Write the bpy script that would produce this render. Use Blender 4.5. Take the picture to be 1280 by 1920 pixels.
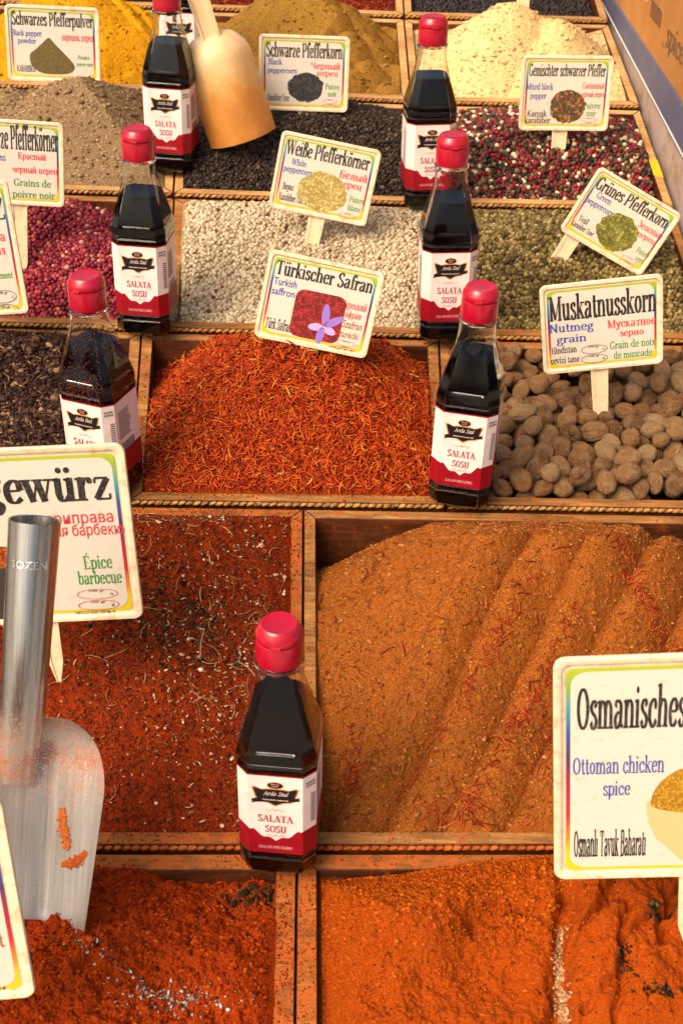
import bpy, bmesh, math, random
import numpy as np
from mathutils import Vector, Matrix
R_ = math.radians
random.seed(7); rng = np.random.default_rng(7)
for o in list(bpy.data.objects): bpy.data.objects.remove(o)
SC = bpy.context.scene; COL = SC.collection

# ------------------------------------------------------------------ camera, sky, sun, exposure
PITCH, ROLL, FPX, ZC = R_(36.0), 0.0203, 2500.0, 1.6
F0 = Vector((0, math.cos(PITCH), -math.sin(PITCH)))
U0 = Vector((0, math.sin(PITCH), math.cos(PITCH)))
RT = (Vector((1, 0, 0))*math.cos(ROLL) + U0*math.sin(ROLL)).normalized()
UP = RT.cross(F0).normalized()
CAMP = Vector((0, 0, ZC))
cam = bpy.data.cameras.new('camera'); co = bpy.data.objects.new('camera', cam); COL.objects.link(co)
m = Matrix.Identity(4)
for i in range(3):
    m[i][0] = RT[i]; m[i][1] = UP[i]; m[i][2] = -F0[i]; m[i][3] = CAMP[i]
co.matrix_world = m
cam.sensor_fit = 'VERTICAL'; cam.sensor_height = 36; cam.lens = 36*FPX/1920
cam.clip_start = 0.02; cam.clip_end = 200
cam.dof.use_dof = True; cam.dof.focus_distance = 1.2; cam.dof.aperture_fstop = 16
SC.camera = co
SUN_EL, SUN_AZ = R_(48), R_(226)      # azimuth clockwise from +Y: behind the camera, to the left
w = bpy.data.worlds.new('World'); SC.world = w; w.use_nodes = True
nt = w.node_tree; bg = nt.nodes['Background']
sky = nt.nodes.new('ShaderNodeTexSky'); sky.sky_type = 'NISHITA'; sky.sun_disc = False
sky.sun_elevation = SUN_EL; sky.sun_rotation = SUN_AZ
sky.air_density = 1.0; sky.dust_density = 9.0; sky.ozone_density = 0.3
nt.links.new(sky.outputs[0], bg.inputs[0]); bg.inputs[1].default_value = 0.10
sl = bpy.data.lights.new('sun', 'SUN'); sl.energy = 1.5; sl.angle = R_(42); sl.color = (1.0, 0.765, 0.515)
so = bpy.data.objects.new('sun', sl); COL.objects.link(so)
sd = Vector((math.sin(SUN_AZ)*math.cos(SUN_EL), math.cos(SUN_AZ)*math.cos(SUN_EL), math.sin(SUN_EL)))
so.rotation_euler = sd.to_track_quat('Z', 'Y').to_euler(); so.location = sd*4
SC.view_settings.view_transform = 'Standard'; SC.view_settings.look = 'None'
SC.view_settings.gamma = 1; SC.view_settings.exposure = 0.88; SC.view_settings.use_curve_mapping = False
SC.cycles.max_bounces = 10; SC.cycles.transparent_max_bounces = 12; SC.cycles.transmission_bounces = 8

# ------------------------------------------------------------------ pixel (1280x1920) -> world
RA, RB = 0.968, 0.20                  # the plane of the tray rims: Z = ZC-RA + RB*Y
def ray(px, py): return F0 + RT*((px-640)/FPX) - UP*((py-960)/FPX)
def at(px, py, z): return CAMP + ray(px, py)*z
def onrim(px, py, dz=0.0):
    d = ray(px, py); t = (dz-RA)/(d.z-RB*d.y)
    return CAMP + d*t
def rimz(y): return ZC-RA+RB*y

# ------------------------------------------------------------------ object helpers
def tag(o, label=None, cat=None, group=None, kind=None):
    if label: o['label'] = label
    if cat: o['category'] = cat
    if group: o['group'] = group
    if kind: o['kind'] = kind
    return o
def empty(name, loc=(0,0,0), mat=None):
    o = bpy.data.objects.new(name, None); COL.objects.link(o); o.empty_display_size = .02
    if mat is not None: o.matrix_world = mat
    else: o.location = loc
    return o
def build(name, v, f, mats, parent=None, origin=None, smooth=False, sharp=None, mi=None, attr=None):
    """v in world space (origin subtracted) or, with a parent, in the parent's own space"""
    v = np.asarray(v, dtype=np.float32).reshape(-1, 3)
    if origin is not None: v = v - np.asarray(origin, dtype=np.float32)
    me = bpy.data.meshes.new(name)
    if isinstance(f, np.ndarray):
        n, k = f.shape
        me.vertices.add(len(v)); me.vertices.foreach_set('co', v.ravel())
        me.loops.add(n*k); me.loops.foreach_set('vertex_index', f.astype(np.int32).ravel())
        me.polygons.add(n); me.polygons.foreach_set('loop_start', np.arange(0, n*k, k, dtype=np.int32))
        me.polygons.foreach_set('loop_total', np.full(n, k, dtype=np.int32))
        me.update(calc_edges=True)
    else:
        me.from_pydata([tuple(map(float, p)) for p in v], [], f)
    for m_ in (mats if isinstance(mats, (list, tuple)) else [mats]): me.materials.append(m_)
    if mi is not None: me.polygons.foreach_set('material_index', np.asarray(mi, dtype=np.int32))
    if smooth: me.polygons.foreach_set('use_smooth', np.ones(len(me.polygons), dtype=bool))
    if attr is not None:
        a = me.attributes.new('rnd', 'FLOAT', 'POINT'); a.data.foreach_set('value', np.asarray(attr, dtype=np.float32))
    me.validate(); me.update()
    if sharp is not None: me.set_sharp_from_angle(angle=R_(sharp))
    o = bpy.data.objects.new(name, me); COL.objects.link(o)
    if parent is not None: o.parent = parent
    elif origin is not None: o.location = origin
    return o
def kids(o): return [c for c in bpy.data.objects if c.parent == o]
def copy_tree(o, parent=None):
    c = o.copy(); COL.objects.link(c)
    if parent is not None: c.parent = parent
    for ch in kids(o): copy_tree(ch, c)
    return c
class MB:
    """collects polygons"""
    def __init__(s): s.v = []; s.f = []
    def add(s, v, f):
        n = len(s.v); s.v += [tuple(p) for p in v]; s.f += [tuple(i+n for i in q) for q in f]
    def box8(s, p):   # 4 bottom, 4 top, both counter-clockwise
        s.add(p, [(3,2,1,0),(4,5,6,7),(0,1,5,4),(1,2,6,5),(2,3,7,6),(3,0,4,7)])
    def rings(s, rs, cap0=True, cap1=True):
        n = len(rs[0]); v = [p for r in rs for p in r]; f = []
        for i in range(len(rs)-1):
            for j in range(n):
                a = i*n+j; b = i*n+(j+1)%n; f.append((a, b, b+n, a+n))
        if cap0: f.append(tuple(range(n-1, -1, -1)))
        if cap1: f.append(tuple(range((len(rs)-1)*n, len(rs)*n)))
        s.add(v, f)
    def obj(s, name, mats, **k): return build(name, s.v, s.f, mats, **k)

# ------------------------------------------------------------------ materials
def lin(r, g, b):
    f = lambda c: c/12.92 if c <= .04045 else ((c+.055)/1.055)**2.4
    return (f(r/255), f(g/255), f(b/255), 1)
class N:
    def __init__(s, name):
        s.m = bpy.data.materials.new(name); s.m.use_nodes = True; s.t = s.m.node_tree
        s.p = s.t.nodes['Principled BSDF']; s.out = s.t.nodes['Material Output']
    def n(s, t, **k):
        x = s.t.nodes.new(t)
        for a, b in k.items(): setattr(x, a, b)
        return x
    def l(s, a, b): s.t.links.new(a, b)
    def co(s, scale=None, kind='Object'):
        c = s.n('ShaderNodeTexCoord').outputs[kind]
        if scale is None: return c
        mp = s.n('ShaderNodeMapping'); mp.inputs['Scale'].default_value = scale; s.l(c, mp.inputs[0]); return mp.outputs[0]
    def noise(s, sc, det=4, rough=.6, co=None, dist=0):
        x = s.n('ShaderNodeTexNoise'); x.inputs['Scale'].default_value = sc; x.inputs['Detail'].default_value = det
        x.inputs['Roughness'].default_value = rough; x.inputs['Distortion'].default_value = dist
        s.l(co if co is not None else s.co(), x.inputs['Vector']); return x.outputs['Fac']
    def vor(s, sc, co=None, feat='F1', out='Distance'):
        x = s.n('ShaderNodeTexVoronoi', feature=feat); x.inputs['Scale'].default_value = sc
        s.l(co if co is not None else s.co(), x.inputs['Vector']); return x.outputs[out]
    def ramp(s, fac, stops, interp='LINEAR'):
        x = s.n('ShaderNodeValToRGB'); cr = x.color_ramp; cr.interpolation = interp
        while len(cr.elements) > 1: cr.elements.remove(cr.elements[-1])
        for i, (p, c) in enumerate(stops):
            e = cr.elements[0] if i == 0 else cr.elements.new(p)
            e.position = p; e.color = c if len(c) == 4 else (*c, 1)
        s.l(fac, x.inputs[0]); return x.outputs[0]
    def mix(s, fac, a, b, mode='MIX'):
        x = s.n('ShaderNodeMix', data_type='RGBA', blend_type=mode)
        for sock, val in ((x.inputs[0], fac), (x.inputs[6], a), (x.inputs[7], b)):
            if hasattr(val, 'is_linked') or hasattr(val, 'links'): s.l(val, sock)
            elif isinstance(val, (int, float)): sock.default_value = val
            else: sock.default_value = val if len(val) == 4 else (*val, 1)
        return x.outputs[2]
    def math(s, op, a, b=0.0):
        x = s.n('ShaderNodeMath', operation=op)
        for sock, val in ((x.inputs[0], a), (x.inputs[1], b)):
            if isinstance(val, (int, float)): sock.default_value = val
            else: s.l(val, sock)
        return x.outputs[0]
    def bump(s, h, strength=.5, dist=.001, prev=None):
        x = s.n('ShaderNodeBump'); x.inputs['Strength'].default_value = strength; x.inputs['Distance'].default_value = dist
        s.l(h, x.inputs['Height'])
        if prev is not None: s.l(prev, x.inputs['Normal'])
        return x.outputs[0]
    def done(s, col=None, rough=.6, nrm=None, **k):
        if col is not None:
            if isinstance(col, tuple): s.p.inputs['Base Color'].default_value = col if len(col) == 4 else (*col, 1)
            else: s.l(col, s.p.inputs['Base Color'])
        if isinstance(rough, (int, float)): s.p.inputs['Roughness'].default_value = rough
        else: s.l(rough, s.p.inputs['Roughness'])
        if nrm is not None: s.l(nrm, s.p.inputs['Normal'])
        for a, b in k.items(): s.p.inputs[a.replace('_', ' ')].default_value = b
        return s.m

def powder(name, dark, mid, light, grain=900, patch=18, spec=.08, bump=.9, speck=None, dist=.0016):
    n = N(name)
    g = n.noise(grain, 3, .7); b = n.noise(patch, 5, .65)
    c = n.ramp(g, [(.28, dark), (.5, mid), (.72, light)])
    c = n.mix(n.ramp(b, [(.35, (0,0,0)), (.7, (1,1,1))]), n.mix(.3, c, dark), c)
    if speck:
        for (scl, th, colr) in speck:
            vx = n.n('ShaderNodeTexVoronoi'); vx.inputs['Scale'].default_value = scl; n.l(n.co(), vx.inputs['Vector'])
            sx = n.n('ShaderNodeSeparateColor'); n.l(vx.outputs['Color'], sx.inputs[0])
            a = n.math('LESS_THAN', sx.outputs[0], th); d = n.math('LESS_THAN', vx.outputs['Distance'], .38)
            c = n.mix(n.math('MULTIPLY', a, d), c, colr)
    nb = n.bump(n.noise(grain*.8, 4, .75), bump, dist)
    nb = n.bump(n.noise(grain*.22, 4, .7), bump*.7, dist*2.2, nb)
    return n.done(c, .95, nb, Specular_IOR_Level=spec)
def grainmat(name, stops, rough=.55, bs=900, bump=.4, interp='LINEAR', spec=.3):
    n = N(name); a = n.n('ShaderNodeAttribute', attribute_name='rnd')
    c = n.ramp(a.outputs['Fac'], stops, interp)
    c = n.mix(n.ramp(n.noise(bs*.5, 3), [(.35, (.0,.0,.0)), (.65, (1,1,1))]), n.mix(.35, c, (0,0,0)), c)
    return n.done(c, rough, n.bump(n.noise(bs, 3), bump, .001), Specular_IOR_Level=spec)
def plain(name, c, rough=.5, **k): return N(name).done(c, rough, **k)
def printed(name, c, fade=.25):
    n = N(name)
    f = n.ramp(n.noise(420, 4, .7), [(.30, (1,1,1)), (.52, (0,0,0))])
    f2 = n.math('MULTIPLY', f, fade)
    return n.done(n.mix(f2, c, lin(235,225,205)), .5)

M = {}
def wood(name, dark, mid, light, rough=.6, dust=None, dustamt=.5):
    n = N(name)
    co_ = n.co((6, 60, 60)); a = n.noise(3.0, 6, .65, co_, .6)
    c = n.ramp(a, [(.25, dark), (.5, mid), (.78, light)])
    c = n.mix(n.ramp(n.noise(14, 5), [(.4, (0,0,0)), (.65, (.6,.6,.6))]), c, dark)
    if dust is not None:
        d = n.ramp(n.noise(60, 6, .75), [(.62-dustamt*.3, (0,0,0)), (.72-dustamt*.25, (1,1,1))])
        c = n.mix(d, c, dust)
    return n.done(c, rough, n.bump(n.noise(420, 5, .75), .7, .0012, n.bump(a, .5, .0012)), Specular_IOR_Level=.25)
M['wall'] = wood('stained_wood', lin(44,20,8), lin(84,42,16), lin(118,66,28), .55, lin(120,62,20), .25)
M['rim_far'] = wood('rim_wood_pale', lin(138,98,54), lin(196,152,96), lin(226,188,130), .7)
M['rim_mid'] = wood('rim_wood_dusty', lin(96,58,26), lin(158,108,56), lin(204,156,92), .75, lin(160,86,36), .30)
M['rim_near'] = wood('rim_wood_red_dust', lin(92,46,16), lin(152,88,36), lin(190,130,66), .8, lin(172,88,32), .6)
M['rope'] = N('twisted_rope'); _n = M['rope']
M['rope'] = _n.done(_n.ramp(_n.noise(160, 4), [(.3, lin(92,56,24)), (.5, lin(164,118,62)), (.75, lin(206,164,98))]), .7, _n.bump(_n.noise(900, 3), .5, .001), Specular_IOR_Level=.2)
M['rope_red'] = N('rope_full_of_spice'); _n = M['rope_red']
M['rope_red'] = _n.done(_n.ramp(_n.noise(60, 4), [(.3, lin(104,46,14)), (.5, lin(168,78,24)), (.7, lin(190,118,52))]), .8, _n.bump(_n.noise(900, 3), .5, .001), Specular_IOR_Level=.15)
M['gap'] = plain('counter_wood', lin(60,34,16), .8)

# ------------------------------------------------------------------ value noise
def vnoise(x, y, seed, sc):
    r = np.random.default_rng(seed); T = r.random((256, 256))
    x = x*sc; y = y*sc; xi = np.floor(x).astype(int); yi = np.floor(y).astype(int)
    fx = x-xi; fy = y-yi; fx = fx*fx*(3-2*fx); fy = fy*fy*(3-2*fy)
    g = lambda a, b: T[a % 256, b % 256]
    return (g(xi,yi)*(1-fx)+g(xi+1,yi)*fx)*(1-fy)+(g(xi,yi+1)*(1-fx)+g(xi+1,yi+1)*fx)*fy-.5
def fbm(x, y, seed, sc, octv=4, gain=.55):
    s = 0; a = 1
    for i in range(octv): s = s+a*vnoise(x, y, seed+i*13, sc*2**i); a *= gain
    return s

# ------------------------------------------------------------------ the ground the stall stands on
_n = N('stone_paving')
M['paving'] = _n.done(_n.ramp(_n.noise(3, 5), [(.3, (.24,.22,.19)), (.7, (.38,.35,.30))]), .8)
gr = build('ground', [(-30,-30,0),(30,-30,0),(30,30,0),(-30,30,0)], [(0,1,2,3)], M['paving']); tag(gr, 'stone paving under the market stall', 'ground', kind='structure')
# ------------------------------------------------------------------ the trays
JOINT = {   # picked joints between rows: (x, y) in the photo, left to right
 0: [(-700, 2080), (1950, 2090)],
 1: [(-560, 1593), (1690, 1593)], 2: [(-330, 936), (270, 945), (850, 953), (1460, 964)],
 3: [(-260, 602), (0, 610), (430, 624), (900, 635), (1350, 644)],
 4: [(-150, 352), (124, 361), (430, 371), (715, 381), (900, 389), (1263, 394)],
 5: [(-90, 160), (0, 163), (265, 170), (662, 190), (850, 195), (1199, 203)],
 6: [(0, 6), (430, 20), (675, 30), (850, 36), (1140, 43)], 7: [(0, -140), (1100, -96)]}
def jy(r, x):
    p = JOINT[r]; xs = [a for a, b in p]; ys = [b for a, b in p]
    if x < xs[0]: return ys[0]+(x-xs[0])*(ys[1]-ys[0])/(xs[1]-xs[0])
    if x > xs[-1]: return ys[-1]+(x-xs[-1])*(ys[-1]-ys[-2])/(xs[-1]-xs[-2])
    return float(np.interp(x, xs, ys))
# divider x at the front and at the back of each row
DIV = {1: [(-640, -500), (551, 557), (1900, 1690)], 2: [(-480, -330), (566, 569), (1690, 1460)],
       3: [(-330, -260), (243, 266), (836, 822), (1460, 1350)], 4: [(-210, -150), (312, 327), (846, 838), (1350, 1263)],
       5: [(-130, -70), (325, 338), (808, 796), (1263, 1199)], 6: [(-70, -30), (345, 372), (770, 757), (1199, 1140)],
       7: [(-30, 0), (372, 385), (757, 750), (1140, 1098)]}
TW = .0115; TH = .085
class Tray: pass
TR = {}
def make_tray(key, r, i, label, rimmat, ropemat):
    (lf, lb), (rf, rb) = DIV[r][i], DIV[r][i+1]
    c = [onrim(lf, jy(r-1, lf)), onrim(rf, jy(r-1, rf)), onrim(rb, jy(r, rb)), onrim(lb, jy(r, lb))]
    FL, FR, BR, BL = [v.copy() for v in c]
    g, gx = .0026, .0006
    FL.y += g; FR.y += g; BL.y -= g; BR.y -= g
    FL.x += gx; BL.x += gx; FR.x -= gx; BR.x -= gx
    for v in (FL, FR): v.z = rimz(v.y)+.0025
    for v in (BL, BR): v.z = rimz(v.y)-.0015
    q = [np.array(v) for v in (FL, FR, BR, BL)]
    def P(u, v): return (q[0]*(1-u)+q[1]*u)*(1-v)+(q[3]*(1-u)+q[2]*u)*v
    wx = np.linalg.norm(q[1]-q[0]); wy = np.linalg.norm(q[3]-q[0])
    tu, tv = TW/wx, TW/wy
    if r == 1: tu, tv = tu*1.35, tv*1.2
    t = Tray(); t.inner = [P(tu, tv), P(1-tu, tv), P(1-tu, 1-tv), P(tu, 1-tv)]; t.outer = q
    ctr = P(.5, .5); base = ctr-np.array([0, 0, TH])
    e = empty('spice_tray', tuple(base)); tag(e, label, 'tray', 'wooden spice trays')
    t.empty = e; dn = np.array([0, 0, -TH])
    def panel(name, a, b, c_, d):   # a,b outer; c_,d inner
        mb = MB(); v = [np.array(p)-base for p in (a, b, c_, d)]
        mb.box8([p+dn for p in v]+v)
        mi = [0, 1, 0, 0, 0, 0]
        o = mb.obj(name, [M['wall'], rimmat], parent=e, mi=mi)
        bm = bmesh.new(); bm.from_mesh(o.data)
        bmesh.ops.bevel(bm, geom=[x for x in bm.edges], offset=.0008, segments=1, affect='EDGES'); bm.to_mesh(o.data); bm.free()
    I = t.inner
    panel('front_panel', q[0], q[1], I[1], I[0]); panel('back_panel', I[3], I[2], q[2], q[3])
    panel('side_panel', q[0], I[0], I[3], q[3]); panel('side_panel', I[1], q[1], q[2], I[2])
    mb = MB(); mb.box8([np.array(p)-base+dn*.97 for p in I]+[np.array(p)-base+dn*.9 for p in I]); mb.obj('floor_panel', M['wall'], parent=e)
    # twisted rope along the front
    A = q[0]+np.array([.002, -.0021, -.0018]); B = q[1]+np.array([-.002, -.0021, -.0018]); L = np.linalg.norm(B-A); d = (B-A)/L
    k = int(L/.0072); rs = MB(); rn = random.Random(key)
    for j in range(k):
        pc = A+d*(j+.5)*L/k; ln = L/k*.72; rr = .0023*rn.uniform(.85, 1.1); an = rn.uniform(.25, .5)
        dd = d*math.cos(an)+np.array([0, -.35, .94])*math.sin(an); up = np.array([0, -.5, .86]); sd_ = np.cross(dd, up)
        rings = []
        for s_ in (-1, -.75, -.3, .3, .75, 1):
            rad = rr*math.sqrt(max(.04, 1-s_*s_))
            rings.append([pc+dd*ln*s_*.9+up*rad*math.cos(a)+sd_*rad*math.sin(a)-base for a in np.linspace(0, 2*math.pi, 7)[:-1]])
        rs.rings(rings)
    rs.obj('rope_trim', ropemat, parent=e, smooth=True)
    TR[key] = t; return t
def inner_pt(t, u, v):
    I = t.inner
    u = np.asarray(u)[..., None]; v = np.asarray(v)[..., None]
    return (I[0]*(1-u)+I[1]*u)*(1-v)+(I[3]*(1-u)+I[2]*u)*v

rm, rf_, rn_ = M['rim_mid'], M['rim_far'], M['rim_near']
make_tray('1L', 1, 0, 'wooden tray of orange red ground paprika under the metal scoop tip', rn_, M['rope_red'])
make_tray('1R', 1, 1, 'wooden tray of bright orange cracked powder below the chicken spice sign', rn_, M['rope_red'])
make_tray('2L', 2, 0, 'wooden tray of dark red barbecue spice with pale stems and seeds', rn_, M['rope_red'])
make_tray('2R', 2, 1, 'wide wooden tray of brown powder with diagonal grooves', rm, M['rope_red'])
make_tray('3L', 3, 0, 'wooden tray of dark purple brown flakes at the left edge', rm, M['rope'])
make_tray('3M', 3, 1, 'wooden tray full of orange red saffron threads', rm, M['rope'])
make_tray('3R', 3, 2, 'wooden tray full of whole nutmegs', rm, M['rope'])
make_tray('4L', 4, 0, 'wooden tray of dark pink peppercorns', rm, M['rope'])
make_tray('4M', 4, 1, 'wooden tray of cream white peppercorns', rm, M['rope'])
make_tray('4R', 4, 2, 'wooden tray of olive green peppercorns', rm, M['rope'])
make_tray('5L', 5, 0, 'wooden tray of grey brown pepper powder', rf_, M['rope'])
make_tray('5M', 5, 1, 'wooden tray of black peppercorns with the plastic scoop', rf_, M['rope'])
make_tray('5R', 5, 2, 'wooden tray of mixed red, white and dark peppercorns', rf_, M['rope'])
make_tray('6L', 6, 0, 'wooden tray of bright yellow turmeric powder', rf_, M['rope'])
make_tray('6M', 6, 1, 'wooden tray of mustard brown powder shaped as a pyramid', rf_, M['rope'])
make_tray('6R', 6, 2, 'wooden tray of pale cream powder by the blue rail', rf_, M['rope'])
make_tray('7L', 7, 0, 'wooden tray at the top left behind the turmeric', rf_, M['rope'])
make_tray('7M', 7, 1, 'wooden tray of dark red flakes behind the mustard brown pyramid', rf_, M['rope'])
make_tray('7R', 7, 2, 'wooden tray of black seeds behind the cream powder', rf_, M['rope'])
# counter under the trays
mb = MB(); ys = [(.30, 0), (2.55, 0)]
a = [(-1.25, .30), (1.35, .30), (1.35, 2.5), (-1.25, 2.5)]
mb.box8([(x, y, rimz(y)-.14) for x, y in a]+[(x, y, rimz(y)-.103) for x, y in a])
cn = mb.obj('stall_counter', M['gap'], origin=(0, 1.4, rimz(1.4)-.14)); tag(cn, 'sloping wooden counter under the spice trays', 'counter', kind='structure')

# ------------------------------------------------------------------ heaps
def heap_fn(t, base=-.01, mounds=(), tilt=(0, 0), noise=((.004, 25),), grooves=(), carve=(), corners=(), over=0.0, late=(), seed=1, ridge=None):
    """height above the tray's rim sheet at world x, y (arrays)"""
    mw = []
    for (px, py, Yd, sl, r0, *ex) in mounds:      # photo pixel of the top and its distance
        d_ = ray(px, py); p = CAMP+d_*(Yd/d_.y); H = p.z-rimz(Yd); sx = ex[0] if ex else 1.0; ang = ex[1] if len(ex) > 1 else 0
        mw.append((p.x, p.y, H, sl, r0, sx, ang))
    I = t.inner; wx_ = np.linalg.norm(I[1]-I[0]); wy_ = np.linalg.norm(I[3]-I[0]); cv = []
    for (pts, H, dep, wid) in carve:
        cv.append(([onrim(x, y, H) for x, y in pts], dep, wid))
    def f(X, Y, u, v):
        h = base+tilt[0]*(u-.5)+tilt[1]*(v-.5)
        for (x, y, H, sl, r0, sx, ang) in mw:
            dx, dy = X-x, Y-y; ca, sa = math.cos(ang), math.sin(ang)
            ex_, ey = (dx*ca+dy*sa)/sx, -dx*sa+dy*ca
            wob = 1+.12*vnoise(X, Y, seed+3, 9)
            z = H-1.65*sl*wob*(np.sqrt(ex_**2+ey**2+r0*r0)-r0)
            k = .006; d_ = z-h; h = np.where(d_ > k, z, np.where(d_ < -k, h, h+(d_+k)**2/(4*k)))
        for g in grooves: h = h+g(X, Y, h)
        for cr in corners: h = h+cr[2]*np.exp(-((u-cr[0])/cr[3])**2-((v-cr[1])/cr[4])**2)
        def carved(h):
         for (pts, dep, wid) in cv:
            dm = np.full(np.shape(X), 9.0)
            jx = X+.009*fbm(X, Y, seed+31, 45, 3); jy_ = Y+.009*fbm(X, Y, seed+37, 45, 3)
            for a_, b_ in zip(pts[:-1], pts[1:]):
                abx, aby = b_.x-a_.x, b_.y-a_.y; L2 = abx*abx+aby*aby
                tt = np.clip(((jx-a_.x)*abx+(jy_-a_.y)*aby)/L2, 0, 1)
                dm = np.minimum(dm, np.hypot(jx-a_.x-tt*abx, jy_-a_.y-tt*aby))
            h = h-dep*np.exp(-(dm/wid)**2)
         return h
        for j, (am, sc) in enumerate(noise): h = h+am*fbm(X, Y, seed+j*101, sc, 4)
        wall = np.minimum(np.minimum(u, 1-u)*wx_, np.minimum(v, 1-v)*wy_)      # loose spice cannot stand above its tray wall
        lim = .001+over*np.exp(-((u-.42)/.26)**2)*(v > .5)+.75*np.maximum(wall, -.002)+.0015*fbm(X, Y, seed+7, 130, 2)
        h = np.minimum(h, lim)
        for g in late: h = h+g(X, Y, h)
        return carved(h)
    return f
def heap(t, name, label, mat, fn, nx, ny, cat='spice'):
    u, v = np.meshgrid(np.linspace(-.004, 1.004, nx), np.linspace(-.006, 1.006, ny))
    p = inner_pt(t, u, v); h = fn(p[..., 0], p[..., 1], u, v)
    p = p.copy(); p[..., 2] += np.maximum(h, -TH*.85)
    idx = np.arange(nx*ny).reshape(ny, nx)
    fc = np.stack([idx[:-1, :-1], idx[:-1, 1:], idx[1:, 1:], idx[1:, :-1]], -1).reshape(-1, 4)
    org = np.array(t.empty.location)+np.array([0, 0, TH*.1])
    o = build(name, p.reshape(-1, 3), fc, mat, origin=tuple(org), smooth=True)
    tag(o, label, cat); o['_'] = 0; del o['_']
    t.heap = o; t.fn = fn; t.org = org
    return o
def surf(t, u, v):
    p = inner_pt(t, u, v).copy(); p[..., 2] += t.fn(p[..., 0], p[..., 1], np.asarray(u), np.asarray(v)); return p
def ico(sub):
    bm = bmesh.new(); bmesh.ops.create_icosphere(bm, subdivisions=sub, radius=1)
    v = np.array([x.co for x in bm.verts]); f = np.array([[a.index for a in x.verts] for x in bm.faces]); bm.free(); return v, f
def grains(t, name, rad, mat, layers=2, squash=.045, umax=(0, 1), sub=2, var=.14):
    V, Fc = ico(sub)
    I = t.inner; wx = np.linalg.norm(I[1]-I[0]); wy = np.linalg.norm(I[3]-I[0]); cs = []
    for ly in range(layers):
        s = rad*1.92; nx, ny = int(wx/s), int(wy/(s*.87))
        ii, jj = np.meshgrid(np.arange(nx), np.arange(ny)); ii = ii.ravel().astype(float); jj = jj.ravel().astype(float)
        u = (ii+.5+.5*(jj % 2)*1.0+rng.normal(0, .17, ii.size)+.3*ly)/nx; v = (jj+.5+rng.normal(0, .17, jj.size)+.4*ly)/ny
        k = (u > rad/wx) & (u < 1-rad/wx) & (v > rad/wy) & (v < 1-rad/wy); u, v = u[k], v[k]
        p = surf(t, u, v); p[:, 2] += rad*(.55-.95*ly)+rng.normal(0, rad*.22, len(u)); cs.append(p)
    c = np.concatenate(cs); n = len(c)
    sc = rad*(1+rng.normal(0, var, n)).clip(.6, 1.35)
    sq = 1+rng.normal(0, squash, (n, 3))
    vv = V[None]*sc[:, None, None]*sq[:, None, :]+c[:, None, :]
    ff = Fc[None]+(np.arange(n)*len(V))[:, None, None]
    at_ = np.repeat(rng.random(n), len(V))
    o = build(name, (vv-t.org).reshape(-1, 3), ff.reshape(-1, 3), mat, parent=t.heap, smooth=True, attr=at_)
    o['kind'] = 'stuff'; return o
def threads(t, name, n, L, wdt, mat, seg=3, lift=.002, where=None, curl=.5, steep=.45, bigvar=.35, flat=1.0):
    """thin curved strips lying on a heap, three-sided tubes"""
    if where is None: u = rng.random(n); v = rng.random(n)
    else: u, v = where
    n = len(u); c = surf(t, u.clip(.012, .988), v.clip(.012, .988)); e = .003
    az = rng.random(n)*2*math.pi; el = rng.normal(0, steep, n); l = L*(1+rng.normal(0, bigvar, n)).clip(.3, 2)
    k = rng.normal(0, curl, n); rings = []
    pos = c+np.stack([np.zeros(n), np.zeros(n), lift*rng.random(n)], -1)
    # local slope so that pieces lie on the surface
    du = surf(t, (u+e).clip(0, 1), v)-surf(t, (u-e).clip(0, 1), v); dv = surf(t, u, (v+e).clip(0, 1))-surf(t, u, (v-e).clip(0, 1))
    nz = np.cross(du, dv); nz /= np.linalg.norm(nz, axis=1)[:, None]
    tx = du/np.linalg.norm(du, axis=1)[:, None]; ty = np.cross(nz, tx)
    pos = pos-0
    pts = [pos]; a = az.copy()
    for s_ in range(seg):
        d = (tx*np.cos(a)[:, None]+ty*np.sin(a)[:, None])*np.cos(el)[:, None]+nz*np.sin(el)[:, None]
        pts.append(pts[-1]+d*(l/seg)[:, None]); a = a+k; el = el*.6
    pts = np.stack(pts, 1); pts = pts-pts.mean(1)[:, None]+pos[:, None]
    tang = np.gradient(pts, axis=1); tang /= np.linalg.norm(tang, axis=2)[..., None]+1e-9
    sd_ = np.cross(tang, nz[:, None]+.01); sd_ /= np.linalg.norm(sd_, axis=2)[..., None]+1e-9
    upv = np.cross(sd_, tang); wv = (wdt*(1+rng.normal(0, .25, n)).clip(.4, 1.8))[:, None]
    tap = np.ones(seg+1); tap[0] = .5; tap[-1] = .25; W_ = (wv*tap)[..., None]
    vv = np.stack([pts-sd_*W_, pts+sd_*W_, pts+upv*W_*flat], 2)     # n, seg+1, 3, 3
    base = (np.arange(n)*(seg+1)*3)[:, None, None]
    q = []
    for s_ in range(seg):
        for j in range(3):
            a_, b_ = s_*3+j, s_*3+(j+1) % 3; q.append([a_, b_, b_+3, a_+3])
    ff = (np.array(q)[None]+base).reshape(-1, 4)
    o = build(name, (vv-t.org).reshape(-1, 3), ff, mat, parent=t.heap, smooth=True, attr=np.repeat(rng.random(n), (seg+1)*3))
    o['kind'] = 'stuff'; return o
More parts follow.
